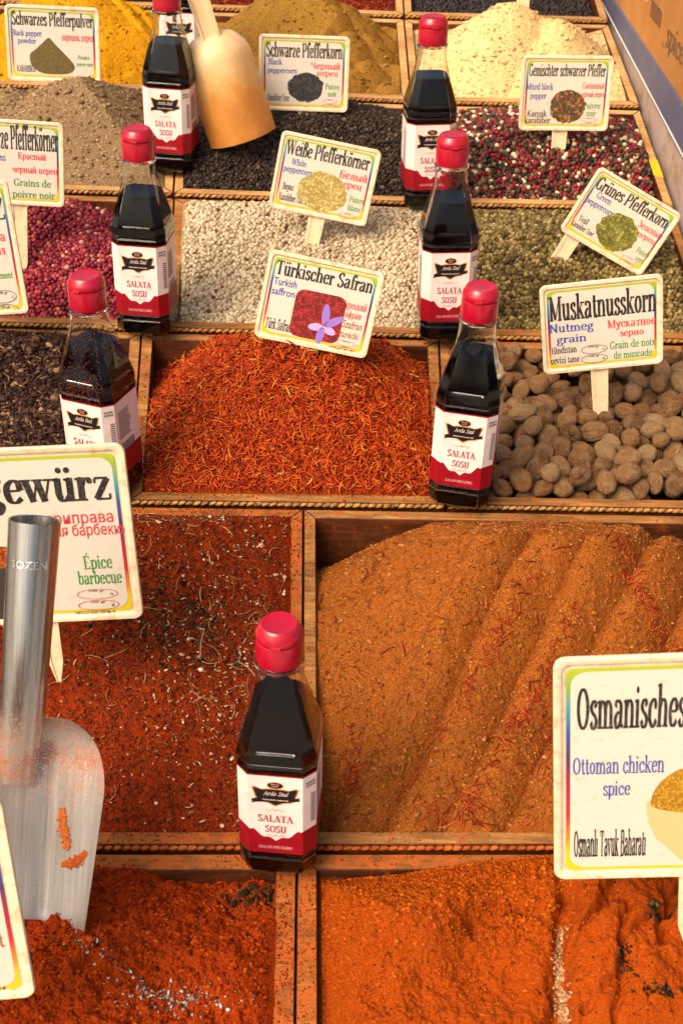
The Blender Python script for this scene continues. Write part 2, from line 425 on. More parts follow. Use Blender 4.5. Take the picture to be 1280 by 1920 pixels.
def crumbs(t, name, n, rad, mat, where=None, var=.5, lift=.2):
    V, Fc = ico(1)
    if where is None: u = rng.uniform(.01, .99, n); v = rng.uniform(.01, .99, n)
    else: u, v = where
    n = len(u); c = surf(t, u.clip(.01, .99), v.clip(.01, .99)); sc = rad*np.exp(rng.normal(0, var, n)).clip(.35, 2.6); c[:, 2] += sc*lift
    sq = np.stack([1.2+rng.normal(0, .45, n), .9+rng.normal(0, .25, n), .6+rng.normal(0, .15, n)], -1).clip(.3, 2.4)
    th = rng.random(n)*6.28; cs, sn = np.cos(th), np.sin(th)
    vv = V[None]*sc[:, None, None]*sq[:, None]*(1+rng.normal(0, .16, (n, len(V), 1)))
    x = vv[..., 0]*cs[:, None]-vv[..., 1]*sn[:, None]; y = vv[..., 0]*sn[:, None]+vv[..., 1]*cs[:, None]
    vv = np.stack([x, y, vv[..., 2]], -1)+c[:, None]
    ff = Fc[None]+(np.arange(n)*len(V))[:, None, None]
    o = build(name, (vv-t.org).reshape(-1, 3), ff.reshape(-1, 3), mat, parent=t.heap, smooth=False, attr=np.repeat(rng.random(n), len(V)))
    o['kind'] = 'stuff'; return o
def uv_of(t, px, py, H=0.0):
    """tray coordinates of a photo pixel on the sheet H above the rim"""
    p = onrim(px, py, H); I = t.inner
    u, v = .5, .5
    for _ in range(12):
        q = inner_pt(t, u, v); e = np.array([p.x-q[0], p.y-q[1]])
        du = (inner_pt(t, u+.01, v)-q)[:2]/.01; dv = (inner_pt(t, u, v+.01)-q)[:2]/.01
        d = np.linalg.solve(np.stack([du, dv], 1), e); u += d[0]; v += d[1]
    return u, v
def blob(t, px, py, n, su, sv, H=0.0):
    u, v = uv_of(t, px, py, H); return (rng.normal(u, su, n), rng.normal(v, sv, n))
def line_uv(t, pts, n, s, H=0.0):
    q = np.array([uv_of(t, x, y, H) for x, y in pts]); k = rng.random(n)*(len(q)-1); i = k.astype(int); fr = (k-i)[:, None]
    p = q[i]*(1-fr)+q[np.minimum(i+1, len(q)-1)]*fr+rng.normal(0, s, (n, 2)); return p[:, 0], p[:, 1]

def spill(t, n, mat, name='spilled_spice', rad=.0005):
    """loose grains on the rims of a tray"""
    V, Fc = ico(1); O, I = t.outer, t.inner; k = rng.integers(0, 4, n); f = rng.random(n); g = rng.random(n)
    f = f*.97+.015; P = np.zeros((n, 3))
    for s in range(4):
        m_ = k == s; a_, b_ = O[s], O[(s+1) % 4]; c_, d_ = I[s], I[(s+1) % 4]
        o_ = a_+(b_-a_)*f[m_][:, None]; i_ = c_+(d_-c_)*f[m_][:, None]; P[m_] = o_+(i_-o_)*(.08+.84*g[m_])[:, None]
    keep = vnoise(P[:, 0], P[:, 1], 5, 28)+.25*rng.normal(size=n) > -.02; P = P[keep]; n = len(P)
    sc = rad*np.exp(rng.normal(0, .45, n)).clip(.35, 2.2); P[:, 2] += sc*.3
    vv = V[None]*sc[:, None, None]*(1+rng.normal(0, .22, (n, len(V), 1)))*np.array([1, 1, .5])+P[:, None]
    o = build(name, (vv-t.org).reshape(-1, 3), (Fc[None]+(np.arange(n)*len(V))[:, None, None]).reshape(-1, 3), mat, parent=t.heap, attr=np.repeat(rng.random(n), len(V)))
    o['kind'] = 'stuff'; return o
# ------------------------------------------------------------------ spices: row 1 (nearest)
K = (0.004, 0.002, 0.001)
def groove_along(p0, p1, H0, H1, period, amp, drop=0.0, phase=0.0, lo=None, hi=None):
    a, b = onrim(*p0, H0), onrim(*p1, H1); dx, dy = b.x-a.x, b.y-a.y; L = math.hypot(dx, dy); nx, ny = dy/L, -dx/L
    if nx < 0: nx, ny = -nx, -ny
    def g(X, Y, h):
        s = (X-a.x)*nx+(Y-a.y)*ny; s = s+.004*vnoise(X, Y, 77, 30)
        q = s+.012*vnoise(X, Y, 79, 10); fr_ = (q/period+phase) % 1.0
        r = amp*(np.abs(np.sin(math.pi*np.where(fr_ < .35, fr_/.7, .5+(fr_-.35)/1.3)))**.8-.6)*(1+.4*vnoise(X, Y, 83, 9))
        left = 1/(1+np.exp(-np.clip(s/.0025, -40, 40)))
        if hi is not None: r = r*(1/(1+np.exp(np.clip((s-hi)/.01, -40, 40))))
        return r*left-drop*(1-left)
    return g
M['paprika'] = powder('paprika', lin(108,30,4), lin(164,56,9), lin(190,82,20), 800, 22, speck=[(420, .05, lin(90,24,8))])
M['orange'] = powder('orange_spice', lin(120,44,5), lin(170,70,9), lin(196,96,24), 850, 20, speck=[(420, .03, lin(90,40,8))])
M['bbq'] = powder('barbecue_mix', lin(84,22,4), lin(142,46,11), lin(170,70,20), 620, 16, speck=[(420, .06, lin(60,34,14)), (480, .08, lin(66,18,5))], bump=1)
M['brown'] = powder('brown_spice', lin(104,50,14), lin(160,88,29), lin(190,116,50), 760, 14, speck=[(900, .08, lin(186,124,64)), (520, .04, lin(120,50,14))])
t = TR['1L']
fn = heap_fn(t, -.040, [(110, 1672, .632, .42, .02), (40, 1830, .57, .25, .04, 1.2), (320, 1960, .53, .2, .05, 1.8), (450, 1835, .578, .36, .03, 1.2), (320, 1672, .665, .6, .015, 1.8), (505, 1700, .655, .6, .012)],
             noise=((.013, 20), (.0050, 80), (.0030, 240)), seed=5, over=.004)
heap(t, 'paprika_heap', 'orange red ground powder with pale blue specks under the metal scoop tip', M['paprika'], fn, 520, 420)
M['crumb_o'] = grainmat('paprika_crumb', [(0, lin(98,26,4)), (.5, lin(158,54,10)), (1, lin(188,82,24))], .95, 700, .6, spec=.05)
crumbs(t, 'powder_clumps', 15000, .00075, M['crumb_o'], var=.5)
b_ = blob(t, 470, 1700, 260, .03, .04, -.02)
M['herb'] = grainmat('dark_herb', [(0, lin(32,20,10)), (.6, lin(58,40,20)), (1, lin(104,80,48))], .8, spec=.1)
crumbs(t, 'dark_herb_bits', 260, .0010, M['herb'], where=b_)
M['bluesp'] = grainmat('pale_blue_bits', [(0, lin(120,140,138)), (.6, lin(152,172,168)), (1, lin(196,206,198))], .8, spec=.1)
la = line_uv(t, [(115, 1785), (215, 1842), (290, 1880), (380, 1900)], 120, .016, .0); lb_ = blob(t, 330, 1893, 150, .055, .034)
crumbs(t, 'pale_blue_specks', 0, .0006, M['bluesp'], where=(np.concatenate([la[0], lb_[0]]), np.concatenate([la[1], lb_[1]])), lift=.5)

t = TR['1R']
fn = heap_fn(t, -.042, [(780, 1590, .650, .42, .03, 1.3), (960, 1640, .648, .5, .02), (1210, 1668, .63, .22, .05, 1.4), (760, 1860, .562, .2, .05, 1.7), (1150, 1900, .55, .2, .08, 1.6)],
             noise=((.011, 20), (.0058, 62), (.0024, 220)), seed=9, over=.032, late=[groove_along((1078, 1640), (1046, 1930), .03, .03, 1.0, 0.0, .016)],
             carve=[([(1150, 1660), (1120, 1720), (1075, 1780), (1060, 1830), (1055, 1930)], .02, .012, .004), ([(1165, 1720), (1160, 1780), (1170, 1830), (1150, 1900)], .03, .010, .0035),
                    ([(1280, 1660), (1230, 1720), (1170, 1775), (1160, 1785)], .03, .008, .003), ([(1170, 1830), (1110, 1880), (1080, 1925)], .02, .006, .003),
                    ([(1060, 1690), (1050, 1760), (1040, 1840), (1045, 1930)], .02, .018, .006), ([(960, 1720), (900, 1735), (880, 1750)], .01, .012, .006), ([(1240, 1690), (1232, 1740), (1245, 1780)], .03, .010, .004)])
heap(t, 'orange_powder_heap', 'bright orange cracked powder heap below the chicken spice sign', M['orange'], fn, 640, 460)
M['crumb_r'] = grainmat('orange_crumb', [(0, lin(132,50,5)), (.5, lin(176,78,11)), (1, lin(198,104,30))], .95, 700, .6, spec=.05)
bb = [blob(t, 790, 1700, 7000, .12, .14), blob(t, 980, 1690, 3000, .06, .14), blob(t, 700, 1850, 3000, .2, .2)]
crumbs(t, 'powder_clumps', 0, .00065, M['crumb_r'], where=tuple(np.concatenate(z) for z in zip(*bb)), var=.4)
bb = [blob(t, 1222, 1735, 90, .006, .02, .03), blob(t, 1166, 1805, 110, .006, .03, .03), blob(t, 1232, 1880, 70, .02, .01, .02), blob(t, 1270, 1720, 60, .01, .012, .03)]
crumbs(t, 'dark_slab_bits', 0, .0009, M['herb'], where=tuple(np.concatenate(z) for z in zip(*bb)))  # small dark bits clustered on the cracked slab
M['pale'] = grainmat('pale_crust', [(0, lin(150,100,60)), (.6, lin(190,146,100)), (1, lin(214,180,140))], .9, spec=.1)
crumbs(t, 'pale_crust_edge', 0, .0008, M['pale'], where=line_uv(t, [(1052, 1735), (1046, 1800), (1056, 1850), (1062, 1915)], 700, .004, .02))

# row 2
t = TR['2L']
fn = heap_fn(t, -.034, [(110, 925, .985, .33, .03, 1.5), (300, 1000, .985, .34, .04, 1.2), (240, 1200, .868, .16, .08, 1.5)], tilt=(-.004, -.02), noise=((.006, 14), (.0022, 70), (.0016, 260)), seed=14)
heap(t, 'barbecue_spice_heap', 'dark red barbecue spice strewn with pale stems and white seeds', M['bbq'], fn, 560, 430)
M['crumb_b'] = grainmat('barbecue_flake', [(0, lin(66,18,6)), (.35, lin(120,42,14)), (.6, lin(146,62,22)), (.8, lin(96,56,26)), (1, lin(66,48,20))], .8, 600, .5, spec=.15)
crumbs(t, 'spice_flakes', 15000, .0008, M['crumb_b'], var=.4)
M['seed'] = grainmat('pale_seed', [(0, lin(150,98,58)), (.5, lin(206,164,116)), (1, lin(238,216,180))], .6, 500, .3, spec=.25)
ux, vx = rng.uniform(.1, .99, 380), rng.uniform(.02, .98, 380); gx = blob(t, 400, 1130, 260, .12, .22); gy = blob(t, 430, 1330, 200, .08, .16)
crumbs(t, 'white_seeds', 0, .0009, M['seed'], where=(np.concatenate([ux, gx[0], gy[0]]), np.concatenate([vx, gx[1], gy[1]])), var=.38, lift=.5)
cx_ = [(rng.uniform(.1, .99, 240), rng.uniform(.02, .98, 240)), blob(t, 400, 1130, 240, .12, .22), blob(t, 430, 1340, 170, .08, .17)]
threads(t, 'pale_chips', 0, .0030, .00062, M['seed'], 2, .003, where=tuple(np.concatenate(z) for z in zip(*cx_)), curl=.3, steep=.25, bigvar=.45, flat=.45)
M['stem'] = grainmat('dry_stem', [(0, lin(110,66,28)), (.5, lin(170,118,66)), (1, lin(214,176,118))], .6, 500, .3, spec=.25)
gs = [blob(t, 400, 1130, 85, .12, .2), blob(t, 300, 1300, 46, .16, .22), blob(t, 430, 1350, 36, .07, .15)]
threads(t, 'dry_stems', 0, .017, .00042, M['stem'], 5, .004, where=tuple(np.concatenate(z) for z in zip(*gs)), curl=.28, steep=.12, bigvar=.5)
threads(t, 'small_red_shreds', 5200, .004, .00040, M['crumb_b'], 2, .002, curl=.4, steep=.3)
crumbs(t, 'green_herb_bits', 0, .0009, M['herb'], where=blob(t, 330, 1200, 1500, .08, .09), var=.4)

t = TR['2R']
fn = heap_fn(t, -.050, [(925, 976, .950, .32, .02, 1.1), (1085, 984, .950, .33, .03, 1.15), (750, 1008, .990, .50, .03, 1.5), (680, 1180, .885, .30, .04, 1.1), (1000, 1400, .775, .25, .06, 1.6)], corners=[(0, 1, -.025, .15, .2), (1, 1, -.05, .4, .2), (.5, 1.02, -.03, 1, .10)], noise=((.004, 15), (.0013, 70), (.0012, 260)), seed=21,
             grooves=[groove_along((905, 985), (650, 1480), .065, -.012, .044, .017, .018, .0)],
             carve=[([(735, 1030), (722, 1060), (690, 1085)], .01, .006, .003), ([(600, 1108), (700, 1105), (790, 1098)], .01, .006, .008)])
heap(t, 'brown_spice_heap', 'large heap of brown ground spice combed with diagonal grooves', M['brown'], fn, 720, 470)
M['crumb_n'] = grainmat('brown_flake', [(0, lin(112,56,18)), (.5, lin(160,92,36)), (1, lin(186,126,66))], .85, 600, .4, spec=.1)
crumbs(t, 'spice_flakes', 11000, .00085, M['crumb_n'], var=.4)
threads(t, 'brown_shreds', 5200, .0045, .00036, M['crumb_n'], 2, .0015, curl=.4, steep=.25)
M['redth'] = grainmat('red_thread', [(0, lin(120,34,10)), (.5, lin(176,60,18)), (1, lin(206,110,50))], .7, 500, .3, spec=.15)
ls = [line_uv(t, [(1000, 1120), (930, 1210), (860, 1300), (760, 1420)], 130, .008, .04), line_uv(t, [(1080, 1180), (1010, 1290), (960, 1350), (870, 1510)], 150, .008, .03), line_uv(t, [(1150, 1040), (1210, 1140), (1275, 1210)], 190, .014, .05),
      blob(t, 860, 1530, 90, .03, .03), blob(t, 660, 1440, 80, .012, .05), blob(t, 1010, 1420, 70, .02, .06), (rng.random(260), rng.random(260))]
threads(t, 'red_threads', 0, .011, .0005, M['redth'], 3, .002, where=tuple(np.concatenate(z) for z in zip(*ls)), curl=.3, steep=.2)
threads(t, 'pale_husk', 0, .016, .0016, M['seed'], 4, .004, where=blob(t, 1088, 1000, 1, .001, .001, .06), curl=.1, steep=.05, flat=.4)

# row 3
M['dflake'] = powder('dark_flake_bed', lin(24,12,10), lin(44,24,20), lin(66,42,32), 500, 20)
t = TR['3L']
fn = heap_fn(t, -.034, [(-30, 645, 1.23, .36, .03, 1.3), (40, 760, 1.168, .2, .05)], noise=((.005, 20), (.003, 90)), seed=31)
heap(t, 'dark_flake_heap', 'dark purple brown dried flakes behind the dusty sauce bottle', M['dflake'], fn, 240, 200)
M['df'] = grainmat('dark_flake', [(0, lin(32,14,10)), (.55, lin(60,34,24)), (.84, lin(92,62,42)), (.95, lin(132,100,66)), (1, lin(176,146,104))], .6, 700, .4, spec=.25)
crumbs(t, 'flakes', 7500, .0021, M['df'], var=.35); threads(t, 'flake_slivers', 5200, .008, .0010, M['df'], 2, .003, steep=.35, flat=.5)

M['safbed'] = powder('saffron_bed', lin(90,26,5), lin(140,50,9), lin(168,74,16), 500, 24)
t = TR['3M']
fn = heap_fn(t, -.055, [(560, 628, 1.195, .40, .03, 1.15), (430, 745, 1.185, .30, .04, 1.2), (690, 745, 1.185, .30, .04, 1.2), (540, 850, 1.112, .2, .05, 2)], corners=[(0, 1, -.030, .22, .45), (1, 1, -.026, .20, .45)], noise=((.010, 24), (.006, 95)), seed=33)
heap(t, 'saffron_heap', 'tall heap of orange red saffron threads below the saffron sign', M['safbed'], fn, 300, 230)
M['saf'] = grainmat('saffron_thread', [(0, lin(130,28,6)), (.4, lin(188,60,12)), (.78, lin(210,88,22)), (.95, lin(210,112,34)), (1, lin(210,140,48))], .6, 500, .3, spec=.2)
threads(t, 'saffron_threads', 17500, .0112, .00072, M['saf'], 3, .0045, curl=.22, steep=.42)
M['safy'] = grainmat('yellow_petal', [(0, lin(196,120,24)), (1, lin(222,176,84))], .6, spec=.2)
threads(t, 'yellow_petals', 90, .010, .0013, M['safy'], 3, .006, steep=.3, flat=.4)

t = TR['3R']
fn = heap_fn(t, -.038, tilt=(0, -.002), noise=((.003, 20),), seed=35)
heap(t, 'nutmeg_crumb_layer', 'dark crumbs of broken shell beneath the whole nutmegs', powder('nutmeg_dust', lin(30,18,10), lin(60,40,24), lin(96,70,46), 500, 20), fn, 120, 100)

# row 4
def pepper(key, name, label, bed, base, mounds, tilt, stops, rad, seed, gname, layers=2, rough=.5, interp='LINEAR', noise=((.004, 18), (.002, 60)), bump=.5):
    t = TR[key]; fn = heap_fn(t, base, mounds, tilt, noise, seed=seed)
    heap(t, name, label, bed, fn, 150, 120)
    grains(t, gname, rad, grainmat(gname[:-1], stops, rough, 700, bump, interp), layers)
bedd = powder('dark_bed', lin(20,12,8), lin(34,22,14), lin(50,34,22), 400, 20)
pepper('4L', 'pink_peppercorn_heap', 'heap of dark pink peppercorns at the left behind the sauce bottle', powder('pink_bed', lin(50,8,14), lin(84,18,28), lin(110,30,40), 400, 20), -.030,
       [(30, 388, 1.495, .33, .03, 1.3), (150, 470, 1.438, .25, .04)], (-.01, -.01), [(0, lin(92,16,30)), (.45, lin(140,32,50)), (.75, lin(166,52,66)), (.95, lin(186,90,84)), (1, lin(214,170,140))], .0028, 41, 'pink_peppercorns', rough=.42)
pepper('4M', 'white_peppercorn_heap', 'heap of cream white peppercorns behind the saffron sign', powder('white_bed', lin(120,98,66), lin(160,136,98), lin(184,160,120), 400, 20), -.009,
       [(560, 400, 1.508, .1, .06, 1.5)], (0, 0), [(0, lin(166,146,114)), (.4, lin(194,176,142)), (.9, lin(218,202,172)), (.975, lin(214,190,150)), (.985, lin(70,44,30)), (1, lin(120,56,40))], .0026, 43, 'white_peppercorns', rough=.5, bump=.15)
pepper('4R', 'green_peppercorn_heap', 'heap of olive green peppercorns under the tilted sign', powder('green_bed', lin(40,34,16), lin(66,56,26), lin(86,74,38), 400, 20), -.022,
       [(1010, 428, 1.475, .22, .05, 1.5)], (-.004, -.016), [(0, lin(66,54,26)), (.5, lin(116,98,52)), (.85, lin(146,126,74)), (1, lin(176,156,104))], .0027, 45, 'green_peppercorns', rough=.6, bump=.9)
# row 5
M['greyp'] = powder('grey_pepper', lin(96,74,50), lin(140,114,82), lin(178,150,112), 700, 16, speck=[(380, .10, lin(92,70,44)), (420, .1, lin(196,170,132))])
t = TR['5L']
fn = heap_fn(t, -.012, [(165, 150, 1.675, .42, .03, 1.2), (10, 180, 1.70, .40, .03)], noise=((.004, 18), (.0018, 80), (.0014, 240)), seed=51)
heap(t, 'pepper_powder_heap', 'grey brown heap of ground pepper below the powder sign', M['greyp'], fn, 360, 260)
crumbs(t, 'powder_clumps', 2200, .0014, grainmat('grey_pepper_crumb', [(0, lin(100,78,52)), (1, lin(186,158,120))], .9, spec=.05))
pepper('5M', 'black_peppercorn_heap', 'heap of black peppercorns around the plastic scoop', bedd, -.030, [(590, 214, 1.70, .28, .03, 1.6), (400, 250, 1.66, .25, .03)], (-.01, -.012),
       [(0, lin(26,18,14)), (.6, lin(50,38,30)), (.9, lin(76,60,46)), (1, lin(112,92,70))], .0026, 53, 'black_peppercorns', rough=.55, bump=1)
pepper('5R', 'mixed_peppercorn_heap', 'heap of mixed red, white and dark green peppercorns', bedd, -.024, [(1010, 234, 1.69, .26, .04, 1.7)], (-.004, -.01),
       [(0, lin(40,28,22)), (.2, lin(82,70,44)), (.40, lin(128,110,72)), (.52, lin(120,22,34)), (.72, lin(150,40,52)), (.84, lin(226,206,172)), (.93, lin(60,44,34))], .0029, 55, 'mixed_peppercorns', rough=.48, interp='CONSTANT')
# row 6
M['turm'] = powder('turmeric', lin(150,98,8), lin(196,138,16), lin(216,164,40), 500, 12, bump=.6)
M['must'] = powder('mustard_brown', lin(108,74,24), lin(150,110,44), lin(180,142,70), 600, 12, bump=.7)
M['cream'] = powder('cream_powder', lin(186,158,104), lin(214,188,132), lin(228,208,160), 500, 12, bump=.6)
t = TR['6L']
fn = heap_fn(t, -.006, [(120, -30, 1.92, .55, .02, 1.5), (240, 40, 1.90, .5, .02)], noise=((.005, 16), (.002, 90)), seed=61, grooves=[groove_along((235, 10), (290, 80), .06, .03, .028, .010, .004), groove_along((60, 100), (260, 60), .03, .03, .05, .008, 0)])
heap(t, 'turmeric_heap', 'bright yellow turmeric heap cut into ridges at the top left', M['turm'], fn, 300, 240)
t = TR['6M']
fn = heap_fn(t, -.008, [(560, -62, 1.925, .60, .006, 1.12)], noise=((.004, 16), (.002, 90)), seed=63, grooves=[groove_along((470, 30), (400, 110), .06, .02, .030, .009, .0), groove_along((600, 30), (720, 160), .06, .01, .045, .008, .0)])
heap(t, 'mustard_brown_heap', 'mustard brown powder pyramid behind the black peppercorn sign', M['must'], fn, 320, 240)
t = TR['6R']
fn = heap_fn(t, -.006, [(950, 4, 1.91, .50, .015, 1.1), (1040, 40, 1.90, .5, .02), (880, 70, 1.89, .4, .02)], noise=((.005, 18), (.0022, 80)), seed=65, grooves=[groove_along((930, 20), (850, 150), .06, .01, .07, .008, .006)])
heap(t, 'cream_powder_heap', 'pale cream powder heap beside the blue rail', M['cream'], fn, 320, 240)
crumbs(TR['6L'], 'powder_crumbs', 1500, .0011, grainmat('turmeric_crumb', [(0, lin(170,112,10)), (1, lin(216,164,40))], .9, spec=.05))
crumbs(TR['6M'], 'powder_crumbs', 1500, .0011, grainmat('mustard_crumb', [(0, lin(116,80,26)), (1, lin(184,146,74))], .9, spec=.05))
crumbs(TR['6R'], 'powder_crumbs', 2200, .0012, grainmat('cream_crumb', [(0, lin(190,162,108)), (1, lin(232,212,164))], .9, spec=.05))
# row 7
t = TR['7L']; fn = heap_fn(t, -.03, noise=((.004, 20),), seed=71); heap(t, 'dark_spice_heap', 'dark spice at the very top left edge behind the turmeric', bedd, fn, 100, 80)
t = TR['7M']; fn = heap_fn(t, -.012, noise=((.004, 20),), seed=73); heap(t, 'red_flake_heap', 'dark red flakes at the top edge behind the mustard pyramid', powder('red_flake_bed', lin(60,14,6), lin(104,30,14), lin(140,50,20), 400, 20), fn, 100, 80)
threads(t, 'red_flakes', 2600, .009, .0011, grainmat('red_flake', [(0, lin(96,20,8)), (.6, lin(150,44,20)), (1, lin(190,84,34))], .6), 2, .004)
t = TR['7R']; fn = heap_fn(t, -.016, noise=((.004, 20),), seed=75); heap(t, 'black_seed_heap', 'black seeds at the top edge behind the cream powder', bedd, fn, 100, 80)
grains(t, 'black_seeds', .003, grainmat('black_seed', [(0, lin(22,18,20)), (1, lin(58,48,44))], .5), 1)

spill(TR['1L'], 3400, M['crumb_o']); spill(TR['1R'], 3400, M['crumb_r']); spill(TR['2L'], 2600, M['crumb_b']); spill(TR['2R'], 2600, M['crumb_n'])
spill(TR['3M'], 700, M['saf'], 'spilled_saffron', .0008); spill(TR['3L'], 400, M['df'], 'spilled_flakes', .0008); spill(TR['3R'], 500, M['crumb_n'])

# ------------------------------------------------------------------ nutmegs: settle spheres in the tray, one object each
def nutmeg_mesh():
    V, Fc = ico(4)
    x, y, z = V.T; th = np.arctan2(y, x)
    pol = np.sqrt(x*x+y*y)
    w_ = .018*np.sin(th*11+2.2*z+1.3*np.sin(3*z+th*2))*pol+.014*np.sin(th*19-3*z+2*np.sin(4*z))*pol+.02*np.sin(3*th+z)
    V = V*(1+w_)[:, None]; V[:, 2] *= 1.32; V[:, 2] += .10*np.exp(-((1-z)/.05)**2)-.05*np.exp(-((1+z)/.08)**2)
    return V, Fc
n_ = N('nutmeg_shell'); oi = n_.n('ShaderNodeObjectInfo').outputs['Random']
wv = n_.noise(1.0, 5, .65, n_.co((5.5, 5.5, .9)), 1.4)
c_ = n_.ramp(wv, [(.37, lin(46,26,12)), (.44, lin(144,96,52)), (.55, lin(192,138,82)), (.66, lin(238,196,138))])
c2_ = n_.ramp(oi, [(0, lin(96,60,34)), (.3, lin(164,112,66)), (.65, lin(212,158,102)), (1, lin(240,204,150))])
c_ = n_.mix(.45, c_, c2_); c_ = n_.mix(n_.ramp(n_.noise(1.3, 4), [(.45, (0,0,0)), (.62, (.7,.7,.7))]), c_, n_.mix(.5, c_, lin(206,180,146)))
M['nut'] = n_.done(c_, .5, n_.bump(wv, .8, .06, n_.bump(n_.noise(9, 3), .3, .03)), Specular_IOR_Level=.3)
V, Fc = nutmeg_mesh(); me_n = None
t = TR['3R']; I = t.inner; rnut = .0102
lo = np.min(np.array(I), 0); hi = np.max(np.array(I), 0); NN = 450
uu, vv_ = rng.random(NN), rng.random(NN)
pp = inner_pt(t, uu, vv_).copy(); pp[:, 2] = rimz(pp[:, 1])+rng.uniform(-.03, .05, NN)
def uv_bulk(P_):
    a = np.array(I[0][:2]); vx_ = (np.array(I[3][:2])-a); vy = np.clip((P_[:, 1]-I[0][1])/(I[3][1]-I[0][1]), -1, 2)
    x0 = I[0][0]+(I[3][0]-I[0][0])*vy; x1 = I[1][0]+(I[2][0]-I[1][0])*vy
    return (P_[:, 0]-x0)/(x1-x0), vy, x0, x1
rr_ = rnut*rng.uniform(.86, 1.16, NN)
for it in range(440):
    pp[:, 2] -= .0007 if it < 350 else .00025
    for _k in range(2):
        d = pp[:, None]-pp[None]; L = np.sqrt((d**2).sum(-1))+np.eye(NN); mn = (rr_[:, None]+rr_[None])*1.02
        ov = np.clip(mn-L, 0, None)*(1-np.eye(NN)); pp += (d/L[..., None]*ov[..., None]*.32).sum(1)
        u_, v_, x0, x1 = uv_bulk(pp)
        pp[:, 0] = np.clip(pp[:, 0], x0+rr_, x1-rr_); pp[:, 1] = np.clip(pp[:, 1], I[0][1]+rr_, I[3][1]-rr_)
        fl = rimz(pp[:, 1])+t.fn(pp[:, 0], pp[:, 1], u_, v_)+rr_*.9
        pp[:, 2] = np.maximum(pp[:, 2], fl)
# keep the ones that show from above or the front
vis = []
for i in range(NN):
    above = ((pp[:, 2]-pp[i, 2] > .012) & (np.hypot(pp[:, 0]-pp[i, 0], pp[:, 1]-pp[i, 1]) < .013)).sum()
    inx = pp[i, 0] < .47
    if above < 2 and inx: vis.append(i)
for k_, i in enumerate(vis[:300]):
    if me_n is None:
        o = build('nutmeg', V, Fc, M['nut'], smooth=True); me_n = o.data
    else:
        o = bpy.data.objects.new('nutmeg', me_n); COL.objects.link(o)
    s_ = rr_[i]*.93; o.scale = (s_*random.uniform(.92, 1.04), s_*random.uniform(.92, 1.04), s_*random.uniform(.94, 1.12)); o.location = pp[i]
    o.rotation_euler = (random.uniform(.7, 2.2), random.uniform(-.5, .5), random.uniform(0, 6.28))
    tag(o, 'whole brown nutmeg with a finely ridged shell in the nutmeg tray', 'nutmeg', 'whole nutmegs')
print('nutmegs', len(vis))
# ------------------------------------------------------------------ lettering: a broad-nib serif alphabet, and the plain built-in face
G = {}
def gl(ch, adv, ops): G[ch] = (adv, ops)
_ser = lambda *a: ';'.join('s %s %s' % (a[i], a[i+1]) for i in range(0, len(a), 2))
gl('a', .58, 'c .1 .5 .17 .62 .31 .63 .42 .52 .42 .14 .54 .03;c .42 .38 .22 .35 .1 .2 .17 .03 .3 .05 .42 .2')
gl('b', .60, 'l .14 1 .14 .02;c .14 .5 .3 .64 .46 .55 .5 .33 .45 .1 .3 .02 .14 .14;f .14 1')
gl('c', .52, 'c .45 .5 .36 .63 .24 .62 .11 .47 .11 .2 .24 .03 .36 .05 .48 .18;d .42 .5')
gl('d', .62, 'l .46 1 .46 0;c .46 .5 .3 .64 .14 .55 .1 .33 .15 .1 .3 .02 .46 .14;f .46 1;s .52 0')
gl('e', .55, 't .14 .36 .47 .36;c .47 .36 .43 .57 .29 .64 .14 .52 .1 .32 .17 .08 .33 .03 .48 .15')
gl('f', .38, 'c .43 .9 .36 .99 .25 .96 .18 .8 .18 .5;l .18 .5 .18 0;t .04 .62 .36 .62;s .18 0;d .40 .89')
gl('g', .56, 'o .26 .44 .15 .18;c .19 .27 .11 .16 .2 .07 .38 .05 .48 -.07 .4 -.25 .22 -.29 .08 -.2 .1 -.05 .22 .04;c .37 .57 .44 .65 .54 .63')
gl('h', .64, 'l .14 1 .14 0;c .14 .46 .26 .62 .4 .61 .48 .45 .48 0;s .14 0;s .48 0;f .14 1')
gl('i', .30, 'l .14 .66 .14 0;s .14 0;f .14 .66;d .14 .88')
gl('\u0131', .30, 'l .14 .66 .14 0;s .14 0;f .14 .66')
gl('k', .60, 'l .14 1 .14 0;t .46 .64 .17 .3;l .25 .40 .50 .02;s .14 0;s .50 0;s .46 .66;f .14 1')
gl('l', .30, 'l .14 1 .14 0;s .14 0;f .14 1')
gl('m', .92, 'l .14 .66 .14 0;c .14 .46 .24 .62 .36 .6 .45 .45 .45 0;c .45 .46 .56 .62 .68 .6 .77 .45 .77 0;s .14 0;s .45 0;s .77 0;f .14 .66')
gl('n', .64, 'l .14 .66 .14 0;c .14 .46 .26 .62 .4 .61 .48 .45 .48 0;s .14 0;s .48 0;f .14 .66')
gl('o', .57, 'o .28 .33 .18 .30')
gl('p', .60, 'l .14 .66 .14 -.3;c .14 .52 .3 .64 .46 .55 .5 .33 .45 .1 .3 .02 .14 .14;s .14 -.3;f .14 .66')
gl('r', .44, 'l .14 .66 .14 0;c .14 .42 .22 .58 .32 .62 .40 .57;d .38 .55;s .14 0;f .14 .66')
gl('s', .45, 'c .37 .5 .3 .63 .18 .62 .1 .5 .17 .39 .31 .29 .38 .16 .29 .03 .16 .03 .07 .17')
gl('t', .38, 'l .17 .86 .17 .14;c .17 .14 .22 .03 .3 .03 .37 .1;t .04 .62 .34 .62')
gl('u', .62, 'l .14 .66 .14 .2;c .14 .22 .2 .05 .32 .04 .45 .18;l .46 .66 .46 0;f .14 .66;f .46 .66;s .52 0')
gl('v', .54, 'l .08 .64 .27 .02;t .27 .02 .45 .64;s .08 .66;s .45 .66')
